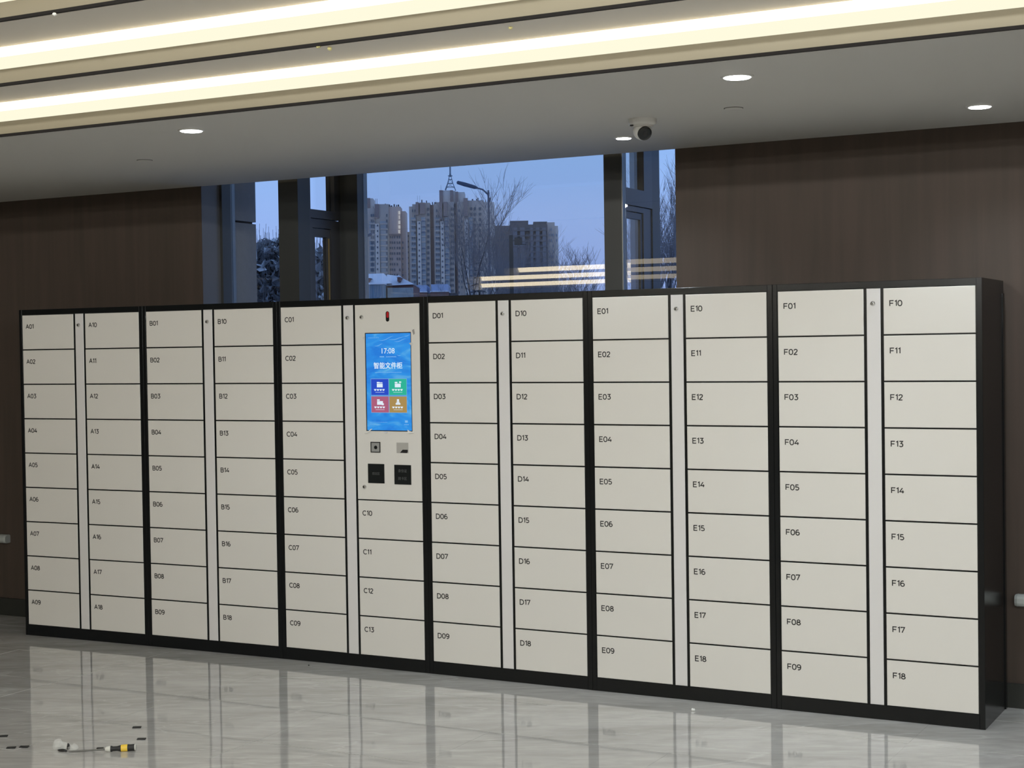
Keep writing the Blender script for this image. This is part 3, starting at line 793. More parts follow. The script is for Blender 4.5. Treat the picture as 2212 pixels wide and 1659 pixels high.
# protective film curling off at the corners
def curl(name, pts, m=M_FILM):
    mb = MB(); n_ = len(pts)
    mb.add(pts + [(p[0], p[1]+0.0006, p[2]-0.0004) for p in pts], [tuple(range(n_)), tuple(reversed(range(n_, 2*n_)))] + [(k, (k+1) % n_, (k+1) % n_+n_, k+n_) for k in range(n_)])
    return mb.build(name, m, C_)
curl('film_curl', [(0.538,-0.006,1.192),(0.560,-0.010,1.197),(0.578,-0.004,1.213),(0.586,-0.003,1.2135),(0.572,-0.013,1.197),(0.552,-0.012,1.1895)])
curl('film_curl', [(0.795,-0.004,1.212),(0.812,-0.008,1.204),(0.832,-0.006,1.200),(0.834,-0.010,1.196),(0.805,-0.013,1.194),(0.800,-0.010,1.199)])
curl('film_curl', [(0.657,-0.003,1.1985),(0.680,-0.003,1.1985),(0.672,-0.010,1.1935),(0.662,-0.010,1.194)])
curl('film_curl', [(0.812,-0.004,1.642),(0.832,-0.007,1.646),(0.836,-0.009,1.640),(0.822,-0.006,1.636),(0.838,-0.010,1.632),(0.824,-0.004,1.630)])
curl('film_curl', [(0.536,-0.003,1.672),(0.545,-0.005,1.678),(0.548,-0.007,1.670),(0.540,-0.006,1.666)])
curl('film_curl', [(0.830,-0.003,1.706),(0.842,-0.003,1.712),(0.846,-0.003,1.690),(0.838,-0.003,1.682)], mat('film_grey', (0.45, 0.43, 0.40), 0.3, alpha=0.6))

# scanner window
sc = MB(); sheet(sc, 0.573, 0.631, 1.0935, 1.1475, 0.5775, 0.6265, 1.098, 1.143, -0.0035, 0.004)
scn_o = sc.build('face_scanner', M_SOFTBLACK, C_)
MB().box(0.5775, 0.6265, -0.0022, -0.001, 1.098, 1.143).build('scanner_plate', mat('brushed_silver', (0.52, 0.53, 0.52), 0.3, metal=0.6), scn_o)
MB().lathe((0.6035, -0.0022, 1.1195), (0,-1,0), [(0.0, 0.0095), (0.002, 0.009), (0.0022, 0.005)], 20).build('scanner_lens', M_GLASSBLACK, scn_o, True)
# receipt slot: sloping chute with a dark opening
rc = MB()
rx0, rx1, rz0, rz1 = 0.727, 0.797, 1.0935, 1.146
rc.add([(rx0,-0.0012,rz0),(rx1,-0.0012,rz0),(rx1,-0.0012,rz1),(rx0,-0.0012,rz1),(rx0+0.004,-0.002,rz0+0.004),(rx1-0.003,-0.002,rz0+0.004),(rx1-0.003,-0.002,rz1-0.003),(rx0+0.004,-0.002,rz1-0.003)],
       [(0,1,5,4),(1,2,6,5),(2,3,7,6),(3,0,4,7),(4,5,6,7)])
ro = rc.build('receipt_slot', mat('slot_grey', (0.40, 0.385, 0.35), 0.5), C_)
MB().add([(0.748,-0.0030,1.0955),(0.788,-0.0030,1.0945),(0.7935,-0.0030,1.100),(0.7935,-0.0030,1.1110),(0.764,-0.0030,1.1110),
          (0.748,-0.0018,1.0955),(0.788,-0.0018,1.0945),(0.7935,-0.0018,1.100),(0.7935,-0.0018,1.1110),(0.764,-0.0018,1.1110)],
         [(0,1,2,3,4),(9,8,7,6,5)]+[(k,(k+1)%5,(k+1)%5+5,k+5) for k in range(5)]).build('slot_opening', M_GAP, ro)
# card readers
M_DIM = mat('dim_print', (0.085, 0.09, 0.09), 0.5)
r1 = MB().panel(0.5545, 0.6525, -0.004, 0.0, 0.9385, 1.0365, 0.0015).build('card_reader', M_GLASSBLACK, C_, label='black square reader with one line of dim print')
text('reader_print', '感应区', 0.0155, M_DIM, r1, (0.6035, -0.0043, 0.982), align='CENTER', extrude=0.0001)
r2 = MB().panel(0.7120, 0.8110, -0.004, 0.0, 0.9360, 1.0345, 0.0015).build('card_reader', M_GLASSBLACK, C_, label='black square reader with two lines of dim print')
text('reader_print', '身份证', 0.0175, M_DIM, r2, (0.7615, -0.0043, 0.9985), align='CENTER', extrude=0.0001)
text('reader_print', '刷卡区', 0.0175, M_DIM, r2, (0.7615, -0.0043, 0.960), align='CENTER', extrude=0.0001)

# ================================================================== WALL RAILS
def rail(x0, x1, label):
    t = empty('wall_rail', ((x0+x1)/2, YW, 0.475), label=label, category='rail', group='grey bumper rails along the wall')
    w = (x1-x0)/2
    pr = [(0.0,-0.026),(-0.030,-0.026),(-0.042,-0.020),(-0.047,-0.010),(-0.047,0.010),(-0.042,0.020),(-0.030,0.026),(0.0,0.026)]
    n_ = len(pr); mb = MB()
    mb.add([(-w, y, z) for y, z in pr] + [(w, y, z) for y, z in pr], [tuple(range(n_)), tuple(reversed(range(n_, 2*n_)))] + [(k, (k+1) % n_, (k+1) % n_+n_, k+n_) for k in range(n_)])
    mb.build('rail_cover', M_RAIL, t)
    for e_, s in ((-w, -1), (w, 1)):
        mb = MB(); mb.add([(e_, y*1.03, z*1.04) for y, z in pr] + [(e_+s*0.012, y*0.92, z*0.9) for y, z in pr], [tuple(range(n_)), tuple(reversed(range(n_, 2*n_)))] + [(k, (k+1) % n_, (k+1) % n_+n_, k+n_) for k in range(n_)])
        mb.build('end_cap', M_RAIL, t)
rail(XL+0.02, -0.605, 'grey bumper rail on the brown wall left of the lockers')
rail(5.452, XR-0.02, 'pale grey bumper rail on the brown wall right of the lockers')

# ================================================================== THINGS ON THE FLOOR
# screwdriver
tip = Vector((2.165, -1.905, 0.006)); hend = Vector((2.412, -1.742, 0.0150))
ax = (hend-tip); ln = ax.length; ax.normalize()
sd = empty('screwdriver', tip.lerp(hend, 0.5)*1.0, label='screwdriver with black and yellow handle lying on the marble floor', category='tool')
sd.location.z = 0
off = -Vector(sd.location)
P = lambda t: tip + ax*t + off
MB().tube([P(0.0), P(0.012), P(ln*0.55)], [0.0018, 0.0036, 0.0038], 10).build('blade', mat('dull_steel', (0.20, 0.20, 0.19), 0.35, metal=0.8), sd, True)
h0 = ln*0.53
MB().lathe(P(h0-0.012), ax, [(0.0, 0.0065), (0.006, 0.0105), (0.018, 0.0128), (0.022, 0.0125)], 20).build('clear_collar', mat('milky_plastic', (0.62, 0.62, 0.57), 0.2), sd, True)
MB().lathe(P(h0+0.008), ax, [(0.0, 0.012), (0.004, 0.0128), (0.012, 0.0095), (0.028, 0.0092), (0.038, 0.0118), (0.044, 0.0130)], 20).build('front_grip', M_RUBBER, sd, True)
MB().lathe(P(h0+0.052), ax, [(0.0, 0.0138), (0.010, 0.0144), (0.026, 0.0141)], 20).build('yellow_band', M_YELLOW, sd, True)
MB().lathe(P(h0+0.078), ax, [(0.0, 0.0140), (0.010, 0.0130), (0.020, 0.0132), (0.028, 0.0140)], 20).build('rear_grip', M_RUBBER, sd, True)
MB().lathe(P(h0+0.106), ax, [(0.0, 0.0138), (0.003, 0.0134), (0.0055, 0.010)], 20).build('end_cap', MATS['milky_plastic'], sd, True)
# crumpled clear bag
def crumple(name, loc, sx, sy, sz, m, seed, sub=3, **props):
    rr = random.Random(seed)
    bm = bmesh.new(); bmesh.ops.create_icosphere(bm, subdivisions=sub, radius=1)
    dirs = [(Vector((rr.gauss(0,1), rr.gauss(0,1), rr.gauss(0,1))).normalized(), rr.uniform(-0.35, 0.42)) for _ in range(16)]
    for v in bm.verts:
        n0 = v.co.normalized(); s = 1.0
        for d, a in dirs: s += a*max(0, n0.dot(d))**9
        v.co = Vector((n0.x*s*sx, n0.y*s*sy, max(n0.z*s*sz, -sz*0.4)))
    zmin = min(v.co.z for v in bm.verts)
    for v in bm.verts: v.co.z -= zmin
    me = bpy.data.meshes.new(name); bm.to_mesh(me); bm.free(); me.materials.append(m)
    o = bpy.data.objects.new(name, me); COL.objects.link(o); o.location = loc
    for kk, vv in props.items(): o[kk] = vv
    return o
bag = empty('plastic_bag', (2.11, -1.872, 0), label='crumpled clear plastic bag beside the screwdriver blade', category='bag')
b1 = crumple('bag_film', (-0.040, 0.006, 0), 0.026, 0.024, 0.030, M_CLEAR, 27, 2); b1.parent = bag
b2 = crumple('bag_film', (0.030, 0.022, 0), 0.024, 0.018, 0.019, M_CLEAR, 25, 2); b2.parent = bag
b5 = crumple('bag_film', (-0.006, 0.014, 0), 0.022, 0.016, 0.020, M_CLEAR, 29, 2); b5.parent = bag
b3 = crumple('bag_contents', (0.008, -0.018, 0), 0.024, 0.012, 0.006, M_RUBBER, 23, 2); b3.parent = bag
b4 = crumple('bag_contents', (0.010, 0.012, 0.002), 0.006, 0.008, 0.017, M_RUBBER, 24, 2); b4.parent = bag
# flat black pads
pads = ((7, 1590, 30, 'flat black pad cut by the left edge of the frame'), (24, 1615, 25, 'left of the two flat black pads near the lower left corner'),
        (52, 1613, 5, 'right of the two flat black pads near the lower left corner'), (295.5, 1571, 20, 'flat black pad farther back behind the screwdriver handle'),
        (305.5, 1596, 16, 'flat black pad just behind the end of the screwdriver'), (216, 1616, 2, 'small black pad touching the screwdriver behind its blade'))
for i, (u, v, ang, lab) in enumerate(pads):
    p = on_z(u, v, 0.002)
    s = 0.018 if i < 5 else 0.013
    mb = MB().add([(-s,-s*0.55,0),(s,-s*0.75,0),(s,s*0.75,0),(-s,s*0.8,0),(-s,-s*0.55,0.003),(s,-s*0.75,0.003),(s,s*0.75,0.003),(-s,s*0.8,0.003)],
                  [(0,3,2,1),(4,5,6,7),(0,1,5,4),(1,2,6,5),(2,3,7,6),(3,0,4,7)])
    o = mb.build('rubber_pad', M_RUBBER if i < 5 else M_DARKMETAL, label=lab, category='pad', group='flat black pads on the floor')
    o.location = (p.x, p.y, 0.0004); o.rotation_euler = (0, 0, math.radians(28+ang*0.3))
lump('paper_crumb', on_z(1497, 1533, 0.006), 0.0085, M_WHITE, 31, 0.75, label='white crumb on the floor below doors E09 and E18', category='crumb')
lump('dark_crumb', on_z(667, 1437, 0.003), 0.0042, M_SOFTBLACK, 32, 0.8, label='tiny dark crumb on the floor in front of the C unit base', category='crumb')

# ================================================================== OUTSIDE
M_SNOWGROUND = mat('snowy_ground', (0.62, 0.62, 0.64), 0.9, noise=(0.05, 0.35))
g_ = MB().add([(-1500,0.98,-0.35),(900,0.98,-0.35),(900,2200,-0.35),(-1500,2200,-0.35),(-1500,0.98,-1.0),(900,0.98,-1.0),(900,2200,-1.0),(-1500,2200,-1.0)],
              [(0,1,2,3),(4,7,6,5),(0,4,5,1),(1,5,6,2),(2,6,7,3),(3,7,4,0)])
g_.build('ground', M_SNOWGROUND, kind='structure')
yaw = CAM_ROT.z
FW = Vector((-math.sin(yaw), math.cos(yaw), 0)); RT = Vector((math.cos(yaw), math.sin(yaw), 0))
ORG = Vector((CAM_LOC.x, CAM_LOC.y, 0))
def far(u, v, D):
    """sideways and upward position (in metres, street frame) of what the photo shows at u, v at distance D"""
    d = pix(u, v); p = CAM_LOC + d*(D/d.dot(FW)) - ORG
    return p.dot(RT), p.z
UPV = Vector((0, 0, 1))
def fb(mb, D, u0, u1, vtop, depth=14.0, back=0.0, vbot=None, vref=540):
    """vertical block whose front stands at distance D+back"""
    s0 = far(u0, vref, D)[0]; s1 = far(u1, vref, D)[0]; zt_ = far((u0+u1)/2, vtop, D)[1]
    zb_ = -0.4 if vbot is None else far((u0+u1)/2, vbot, D)[1]
    mb.fbox(ORG, RT, FW, UPV, s0, s1, D+back, D+back+depth, zb_, zt_)

B_WALL = mat('tower_wall', (0.56, 0.47, 0.40), 0.85, noise=(0.15, 0.06))  # tower colours made paler in place of distance haze
B_LIGHT = mat('tower_light', (0.74, 0.65, 0.57), 0.85, noise=(0.15, 0.06))
B_BROWN = mat('tower_brown', (0.34, 0.25, 0.22), 0.85)
B_BLUE = mat('tower_glazing', (0.33, 0.36, 0.38), 0.35, spec=0.6)
B_PINK = mat('tower_pink', (0.66, 0.50, 0.42), 0.85)
B_WIN = mat('tower_window', (0.13, 0.14, 0.16), 0.25)
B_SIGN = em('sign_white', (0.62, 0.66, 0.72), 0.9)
B_ROOF = mat('roof_clutter', (0.10, 0.10, 0.11), 0.8)

def windows(parent, D, cols, rows_v, w=3.2, h=5.0, back=-0.6, m=B_WIN, skip=0.0, seed=1, name='windows'):
    rr = random.Random(seed); mb = MB(); n_ = 0
    for u in cols:
        for v in rows_v:
            if rr.random() < skip: continue
            s, z = far(u, v, D); k = D/F_PX
            mb.fbox(ORG, RT, FW, UPV, s-w*k/2, s+w*k/2, D+back, D+back+0.5, z-h*k/2, z+h*k/2); n_ += 1
    return mb.build(name, m, parent, kind='stuff')

def ledges(parent, D, u0, u1, rows_v, m, back, name='balconies', h=2.0, vref=540):
    mb = MB()
    for v in rows_v:
        s0 = far(u0, v, D)[0]; s1 = far(u1, v, D)[0]; z = far((u0+u1)/2, v, D)[1]; k = D/F_PX
        mb.fbox(ORG, RT, FW, UPV, s0, s1, D+back, D+back+1.6, z-h*k/2, z+h*k/2)
    return mb.build(name, m, parent, kind='stuff')

FL = 11.75
def rows(v0, v1): 
    r = []; v = v0
    while v < v1: r.append(v); v += FL
    return r

# ---- middle tower block
D2 = 800
bm_ = empty('apartment_tower', ORG+FW*(D2+7)+RT*far(976, 600, D2)[0]+Vector((0,0,-0.35)), label='widest grey apartment tower with a mast on its roof, in the middle of the window', category='building', group='apartment towers beyond the window')
bm_.location = (0, 0, 0)
t = MB()
fb(t, D2, 885, 893, 446); fb(t, D2, 892, 901, 441); fb(t, D2, 900, 930, 438); fb(t, D2, 938, 944, 440, back=0); fb(t, D2, 944, 982, 436.5); fb(t, D2, 989, 1004, 436); fb(t, D2, 1003, 1046, 433)
t.build('wall', B_WALL, bm_)
t = MB(); fb(t, D2, 1045, 1069, 436, back=1.5); t.build('end_wall', B_LIGHT, bm_)
t = MB(); fb(t, D2, 929.5, 938.5, 441.5, back=3, depth=10); fb(t, D2, 981.5, 989.5, 439, back=3, depth=10); t.build('recess_wall', B_BROWN, bm_)
for (a, b) in ((902.5, 910.5), (952.5, 960.5), (1004.5, 1012.5)):
    t = MB(); fb(t, D2, a, b, 479 if a < 1000 else 475, depth=2.5, back=-2.4); t.build('stair_column', B_LIGHT, bm_)
for (a, b) in ((911, 920), (961.5, 971), (1013.5, 1022.5), (889, 899), (941, 951)):
    t = MB(); fb(t, D2, a, b, 470, depth=1.5, back=-1.4); t.build('glazed_bay', B_BLUE, bm_)
    ledges(bm_, D2, a-0.3, b+0.3, rows(476, 640), B_WALL, -1.9, 'balcony_slabs', 2.4)
t = MB()
fb(t, D2, 900, 906, 437.5, depth=3, back=-2.5, vbot=465); fb(t, D2, 909, 920, 438.5, depth=3, back=-2.5, vbot=463)
fb(t, D2, 951, 957, 437, depth=3, back=-3, vbot=475); fb(t, D2, 960, 968, 437, depth=3, back=-3, vbot=468)
fb(t, D2, 1003, 1012, 429, depth=4, back=-3, vbot=468)
t.build('roof_fins', B_BROWN, bm_)
t = MB(); fb(t, D2, 950.5, 958, 410, back=2); fb(t, D2, 974, 980, 410, back=2); fb(t, D2, 985, 991, 413, back=2); t.build('machine_room_pier', B_BROWN, bm_)
t = MB(); fb(t, D2, 958, 974, 410, back=3); fb(t, D2, 980, 985, 411, back=3); fb(t, D2, 991, 1005, 413.5, back=3); t.build('machine_room', B_LIGHT, bm_)
windows(bm_, D2, (906.5, 956.5, 1008.5), rows(483, 640), 3.0, 3.8, -2.8, seed=2, name='stair_windows')
windows(bm_, D2, (924, 926.5, 975, 979), rows(452, 640), 2.4, 5.5, seed=3)
windows(bm_, D2, (891.5, 896.5, 943.5, 948.5, 992, 998), rows(456, 640), 2.8, 5.5, -1.9, skip=0.15, seed=4)
windows(bm_, D2, (1018, 1026, 1037), rows(451, 600), 4.6, 6.0, seed=5)
windows(bm_, D2, (915, 965, 1018), rows(478, 640), 6, 3.0, -2.0, mat('tower_window_pale', (0.14, 0.18, 0.25), 0.3), skip=0.3, seed=6, name='balcony_windows')
rr_ = random.Random(8); t = MB()
for u in (912, 922, 935, 941, 1022, 1031, 1034, 1041, 1050, 1060):
    w_ = rr_.uniform(1.5, 4); fb(t, D2, u-w_/2, u+w_/2, 434 - rr_.uniform(0, 7) + (3 if u < 950 else -2), depth=2, back=3, vbot=442)
t.build('roof_clutter', B_ROOF, bm_, kind='stuff')
# mast: four legs flaring out, rings, spire
ms = MB(); Dm = D2+6
s_c, zb_ = far(973, 411, Dm); k_ = Dm/F_PX
def mp_(du, dd, v): 
    z = far(973, v, Dm)[1]; return ORG + RT*(s_c+du*k_) + FW*(Dm+dd*k_) + UPV*z
for sx_, sy_ in ((-1,-1),(1,-1),(-1,1),(1,1)):
    ms.tube([mp_(sx_*11, sy_*11, 411), mp_(sx_*5.5, sy_*5.5, 396), mp_(sx_*2.2, sy_*2.2, 382), mp_(sx_*0.8, sy_*0.8, 372)], [0.22, 0.18, 0.15, 0.12], 5)
for hw, v in ((8.5, 404), (5.5, 396), (3.4, 388), (4.5, 380)):
    ps_ = [mp_(-hw, -hw, v), mp_(hw, -hw, v), mp_(hw, hw, v), mp_(-hw, hw, v), mp_(-hw, -hw, v)]
    ms.tube(ps_, 0.12, 4)
for sg in (-1, 1):
    ms.tube([mp_(sg*9.5, -9.5, 408), mp_(-sg*5.5, -5.5, 396)], 0.08, 4); ms.tube([mp_(sg*5.5, -5.5, 396), mp_(-sg*3, -3, 386)], 0.08, 4)
ms.tube([mp_(0, 0, 382), mp_(0, 0, 362), mp_(0, 0, 345)], [0.38, 0.42, 0.12], 6)
ms.build('roof_mast', mat('mast_steel', (0.20, 0.25, 0.30), 0.6), bm_)
an = MB()
for u in (901, 906, 952): 
    s_, z_ = far(u, 437, D2); z2 = far(u, 421 if u < 950 else 398, D2)[1]
    an.tube([ORG+RT*s_+FW*(D2+4)+UPV*z_, ORG+RT*s_+FW*(D2+4)+UPV*z2], 0.08, 4)
an.build('roof_aerials', mat('aerial_pale', (0.35, 0.42, 0.5), 0.6), bm_)

# ---- left tower block
D1 = 820
bl = empty('apartment_tower', (0, 0, 0), label='apartment tower with white vertical sign at the left of the big pane', category='building', group='apartment towers beyond the window')
t = MB(); fb(t, D1, 779, 812, 450); fb(t, D1, 811, 841, 441); t.build('wall', B_WALL, bl)
t = MB(); fb(t, D1, 840, 866, 446, back=1); fb(t, D1, 866, 876.5, 455, back=3); t.build('side_wall', B_PINK, bl)
t = MB(); fb(t, D1, 770, 793, 425, back=6); fb(t, D1, 799, 805, 426, back=6); t.build('machine_room', B_LIGHT, bl)
t = MB(); fb(t, D1, 793, 799, 425.5, back=5.5); fb(t, D1, 811, 820, 441, back=-1, depth=3, vbot=472); fb(t, D1, 841, 866, 505, back=0.6, depth=1, vbot=509); t.build('brown_trim', B_BROWN, bl)
for (a, b) in ((799, 811), (822, 838)):
    t = MB(); fb(t, D1, a, b, 478, depth=1.5, back=-1.4); t.build('glazed_bay', B_BLUE, bl)
    ledges(bl, D1, a, b, rows(484, 640), B_WALL, -1.9, 'balcony_slabs', 2.4)
t = MB(); fb(t, D1, 812, 821, 484, depth=2.5, back=-2.4); t.build('stair_column', B_LIGHT, bl)
windows(bl, D1, (816.5,), rows(488, 640), 3.0, 3.8, -2.8, seed=12, name='stair_windows')
windows(bl, D1, (788, 803, 807, 836), rows(466, 640), 3.2, 6.0, -1.8, seed=13)
windows(bl, D1, (843, 847, 852, 858, 863, 870), rows(512, 640), 2.2, 5.0, 0.4, skip=0.1, seed=14)
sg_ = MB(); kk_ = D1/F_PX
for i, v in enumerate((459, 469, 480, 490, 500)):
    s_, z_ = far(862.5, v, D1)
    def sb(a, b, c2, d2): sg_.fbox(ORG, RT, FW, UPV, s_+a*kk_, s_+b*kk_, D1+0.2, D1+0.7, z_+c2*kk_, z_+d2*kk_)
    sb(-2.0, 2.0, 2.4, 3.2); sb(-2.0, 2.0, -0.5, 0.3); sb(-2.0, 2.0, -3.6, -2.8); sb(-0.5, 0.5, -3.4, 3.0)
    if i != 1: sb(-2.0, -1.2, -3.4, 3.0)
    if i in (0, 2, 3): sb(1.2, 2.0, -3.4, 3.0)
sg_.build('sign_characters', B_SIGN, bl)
t = MB(); rr_ = random.Random(9)
for u in (828, 833, 842, 846, 852, 857, 861):
    w_ = rr_.uniform(1.5, 3.5); fb(t, D1, u-w_/2, u+w_/2, 443 - rr_.uniform(0, 5), depth=2, back=3, vbot=450)
for u in (812, 815): fb(t, D1, u-0.3, u+0.3, 428, depth=0.3, back=3, vbot=445)
t.build('roof_clutter', B_ROOF, bl, kind='stuff')
# low link block between the towers
lk = empty('link_building', (0, 0, 0), label='lower beige block in the gap between the two left towers', category='building')
t = MB(); fb(t, 840, 874, 890, 501); t.build('wall', mat('link_beige', (0.62, 0.50, 0.38), 0.85), lk)
windows(lk, 840, (878, 882), rows(510, 640), 1.8, 4.0, -0.6, seed=16)

# ---- right, nearer dark block
D3 = 700
b3_ = empty('apartment_tower', (0, 0, 0), label='lower dark blue-grey apartment block with a notched roof, right of the bare tree', category='building', group='apartment towers beyond the window')
B_DBLUE = mat('tower_dark_blue', (0.15, 0.145, 0.15), 0.85, noise=(0.2, 0.25))
t = MB(); fb(t, D3, 1069, 1102, 487, back=2); t.build('side_wall', mat('tower_dim_brown', (0.22, 0.19, 0.18), 0.85, noise=(0.2, 0.2)), b3_)
t = MB(); fb(t, D3, 1101, 1183, 485); fb(t, D3, 1102, 1142, 476, back=2); fb(t, D3, 1153, 1183, 478, back=2); t.build('wall', B_DBLUE, b3_)
t = MB(); fb(t, D3, 1182, 1199, 480, back=0.5); t.build('end_wall', B_WALL, b3_)
t = MB(); fb(t, D3, 1198, 1206.5, 487, back=2); t.build('end_pier', B_LIGHT, b3_)
t = MB()
for a, b in ((1108, 1118), (1124, 1134), (1146, 1152), (1158, 1166), (1172, 1180)): fb(t, D3, a, b, 492, depth=1.5, back=-1.4)
t.build('glazed_bays', mat('dark_glazing', (0.17, 0.19, 0.22), 0.4), b3_)
ledges(b3_, D3, 1106, 1182, rows(498, 640), B_DBLUE, -1.9, 'balcony_slabs', 2.6)
windows(b3_, D3, (1076, 1083, 1090, 1097, 1104, 1121, 1138, 1143, 1155, 1169), rows(496, 640), 3.4, 5.5, -0.9, skip=0.15, seed=17)
windows(b3_, D3, (1187, 1191, 1195, 1202), rows(496, 640), 2.2, 5.5, -0.2, mat('pale_window', (0.26, 0.30, 0.36), 0.4), skip=0.25, seed=18, name='pale_windows')

# ---- low snow-covered houses
M_SNOW = mat('snow', (0.80, 0.82, 0.86), 0.8, noise=(0.6, 0.08))
M_BRICK = mat('brown_brick', (0.22, 0.11, 0.09), 0.9, noise=(2, 0.1))
M_TEAL = mat('teal_glazing', (0.20, 0.30, 0.36), 0.4)
M_PALEWALL = mat('pale_render', (0.36, 0.38, 0.37), 0.9, noise=(1.5, 0.35))
Dh = 130
house = empty('snowy_house', (0, 0, 0), label='low brown house with snow-covered hipped roof and two dormers, in front of the left tower', category='house')
def P3(u, v, D): 
    s_, z_ = far(u, v, D); return ORG + RT*s_ + FW*D + UPV*z_
t = MB(); fb(t, Dh, 770, 836, 612, depth=9, vref=625); fb(t, Dh, 836, 893, 616, depth=9, vref=625); t.build('brick_wall', M_BRICK, house)
def roof(mb, pts_front, ridge, D, dep):
    """front eave (u,v) pair, ridge (u,v) pair set back"""
    a, b = P3(*pts_front[0], D-0.8), P3(*pts_front[1], D-0.8)
    c2, d2 = P3(*ridge[0], D+dep/2), P3(*ridge[1], D+dep/2)
    a2 = a + FW*(dep+1.6); b2 = b + FW*(dep+1.6)
    mb.add([a, b, d2, c2, a2, b2], [(0,1,2,3), (4,3,2,5), (0,3,4), (1,5,2), (0,4,5,1)])
t = MB(); roof(t, ((766, 617), (845, 612)), ((795, 591.5), (829, 590.5)), Dh, 9); t.build('snow_roof', M_SNOW, house)
t = MB(); roof(t, ((834, 617), (895, 614)), ((836, 593), (860, 596)), Dh+0.5, 8); t.build('snow_roof', M_SNOW, house)
def dormer(u, v, w, hh):
    s_, z_ = far(u, v, Dh); k = Dh/F_PX
    mb = MB(); mb.fbox(ORG, RT, FW, UPV, s_-w*k, s_+w*k, Dh+0.2, Dh+3, z_-hh*k, z_+hh*k)
    mb.build('dormer', M_BRICK, house)
    a = ORG+RT*(s_-w*1.6*k)+FW*(Dh-0.1)+UPV*(z_+hh*k); b = ORG+RT*(s_+w*1.6*k)+FW*(Dh-0.1)+UPV*(z_+hh*k); c2 = ORG+RT*s_+FW*(Dh-0.1)+UPV*(z_+hh*2.0*k)
    mb = MB(); mb.add([a, b, c2, a+FW*3, b+FW*3, c2+FW*3], [(0,1,2),(3,5,4),(0,3,4,1),(1,4,5,2),(2,5,3,0)]); mb.build('dormer_roof', M_SNOW, house)
dormer(793, 605.5, 5.0, 5.0); dormer(861, 603, 3.2, 4.5)
t = MB(); fb(t, Dh, 795, 835, 617, depth=1.6, back=-1.8, vref=630); t.build('glazed_porch', M_TEAL, house)
t = MB(); fb(t, Dh, 793, 836, 613.5, depth=2.2, back=-2.1, vbot=616.5, vref=620); t.build('porch_snow', M_SNOW, house)
t = MB()
for u in (797, 802, 807, 812, 817, 822, 827, 832): fb(t, Dh, u-0.45, u+0.45, 617.5, depth=0.1, back=-1.88, vref=630)
t.build('porch_mullions', mat('mullion_pale', (0.28, 0.34, 0.42), 0.6), house)
t = MB(); fb(t, Dh, 838, 893, 622, depth=0.5, back=-0.5, vref=630); t.build('frosted_wall', M_PALEWALL, house)
house2 = empty('snowy_house', (0, 0, 0), label='row of low sheds with blue-white snow on their roofs below the middle tower', category='house')
M_BLUEWHITE = mat('blue_white_wall', (0.45, 0.52, 0.70), 0.7, noise=(1.2, 0.3))
for (a, b, v0, v1) in ((896, 922, 616, 630), (931, 968, 614, 629)):
    t = MB(); fb(t, 150, a, b, v0, depth=6, vbot=v1, vref=625); t.build('shed_wall', M_BLUEWHITE, house2)
    t = MB(); fb(t, 150, a-1.5, b+1.5, v1-0.5, depth=7, back=-0.6, vbot=v1+2.0, vref=630); t.build('snow_ledge', M_SNOW, house2)
    t = MB(); fb(t, 150, a-1, b+1, v1+1.6, depth=6, back=-0.4, vref=630); t.build('dark_base', M_BRICK, house2)
t = MB(); fb(t, 150, 889, 985, 633, depth=5, back=0.5, vref=630); fb(t, 150, 985, 1330, 636, depth=5, back=0.5, vref=630)
t.build('yard_wall', mat('dark_wall', (0.055, 0.05, 0.055), 0.9), house2)

# ---- street lamps
M_LAMPGREY = mat('lamp_post_grey', (0.085, 0.10, 0.14), 0.5)
def street_lamp(D, u_pole, v_top, uL, vL, uM, vM, label, head=True):
    t = empty('street_lamp', (0, 0, 0), label=label, category='street lamp', group='street lamps outside')
    p0 = P3(u_pole, v_top, D); base = Vector((p0.x, p0.y, -0.35))
    MB().tube([base, base+UPV*2, p0], [0.11, 0.09, 0.05], 10).build('pole', M_LAMPGREY, t, True)
    pm = P3(uM, vM, D); pl = P3(uL, vL, D)
    MB().tube([p0-UPV*0.25, p0.lerp(pm, 0.5)-UPV*0.03, pm], [0.05, 0.045, 0.035], 8).build('arm', M_LAMPGREY, t, True)
    d = (pl-pm); L0 = d.length
    MB().tube([pm - d*0.05, pm + d*0.12, pm + d*0.6, pl - d*0.04, pl], [0.03, 0.10, 0.115, 0.095, 0.04], 10).build('lamp_head', M_LAMPGREY, t, True)
street_lamp(85, 1055, 411, 986.5, 393.5, 1031, 406, 'grey street lamp whose head crosses the sky right of the mast')
street_lamp(120, 768, 517, 803, 505.5, 792, 510, 'street lamp arm reaching in front of the left tower')

# ---- dark square board by a dark post
sp = empty('dark_board', (0, 0, 0), label='dark square board beside a dark post in front of the blue-grey block', category='sign')
t = MB(); fb(t, 60, 1100, 1108.5, 508, depth=0.15, vref=540); t.build('post', M_WINDARK, sp)
t = MB(); fb(t, 60, 1111, 1128, 513, depth=0.06, back=-0.02, vbot=528, vref=520); t.build('square_board', M_WINDARK, sp)
t = MB(); fb(t, 60, 1108.5, 1111, 518, depth=0.05, vbot=520, vref=520); fb(t, 60, 1111, 1137, 527.3, depth=0.05, vbot=529, vref=528); t.build('bracket', M_WINDARK, sp)

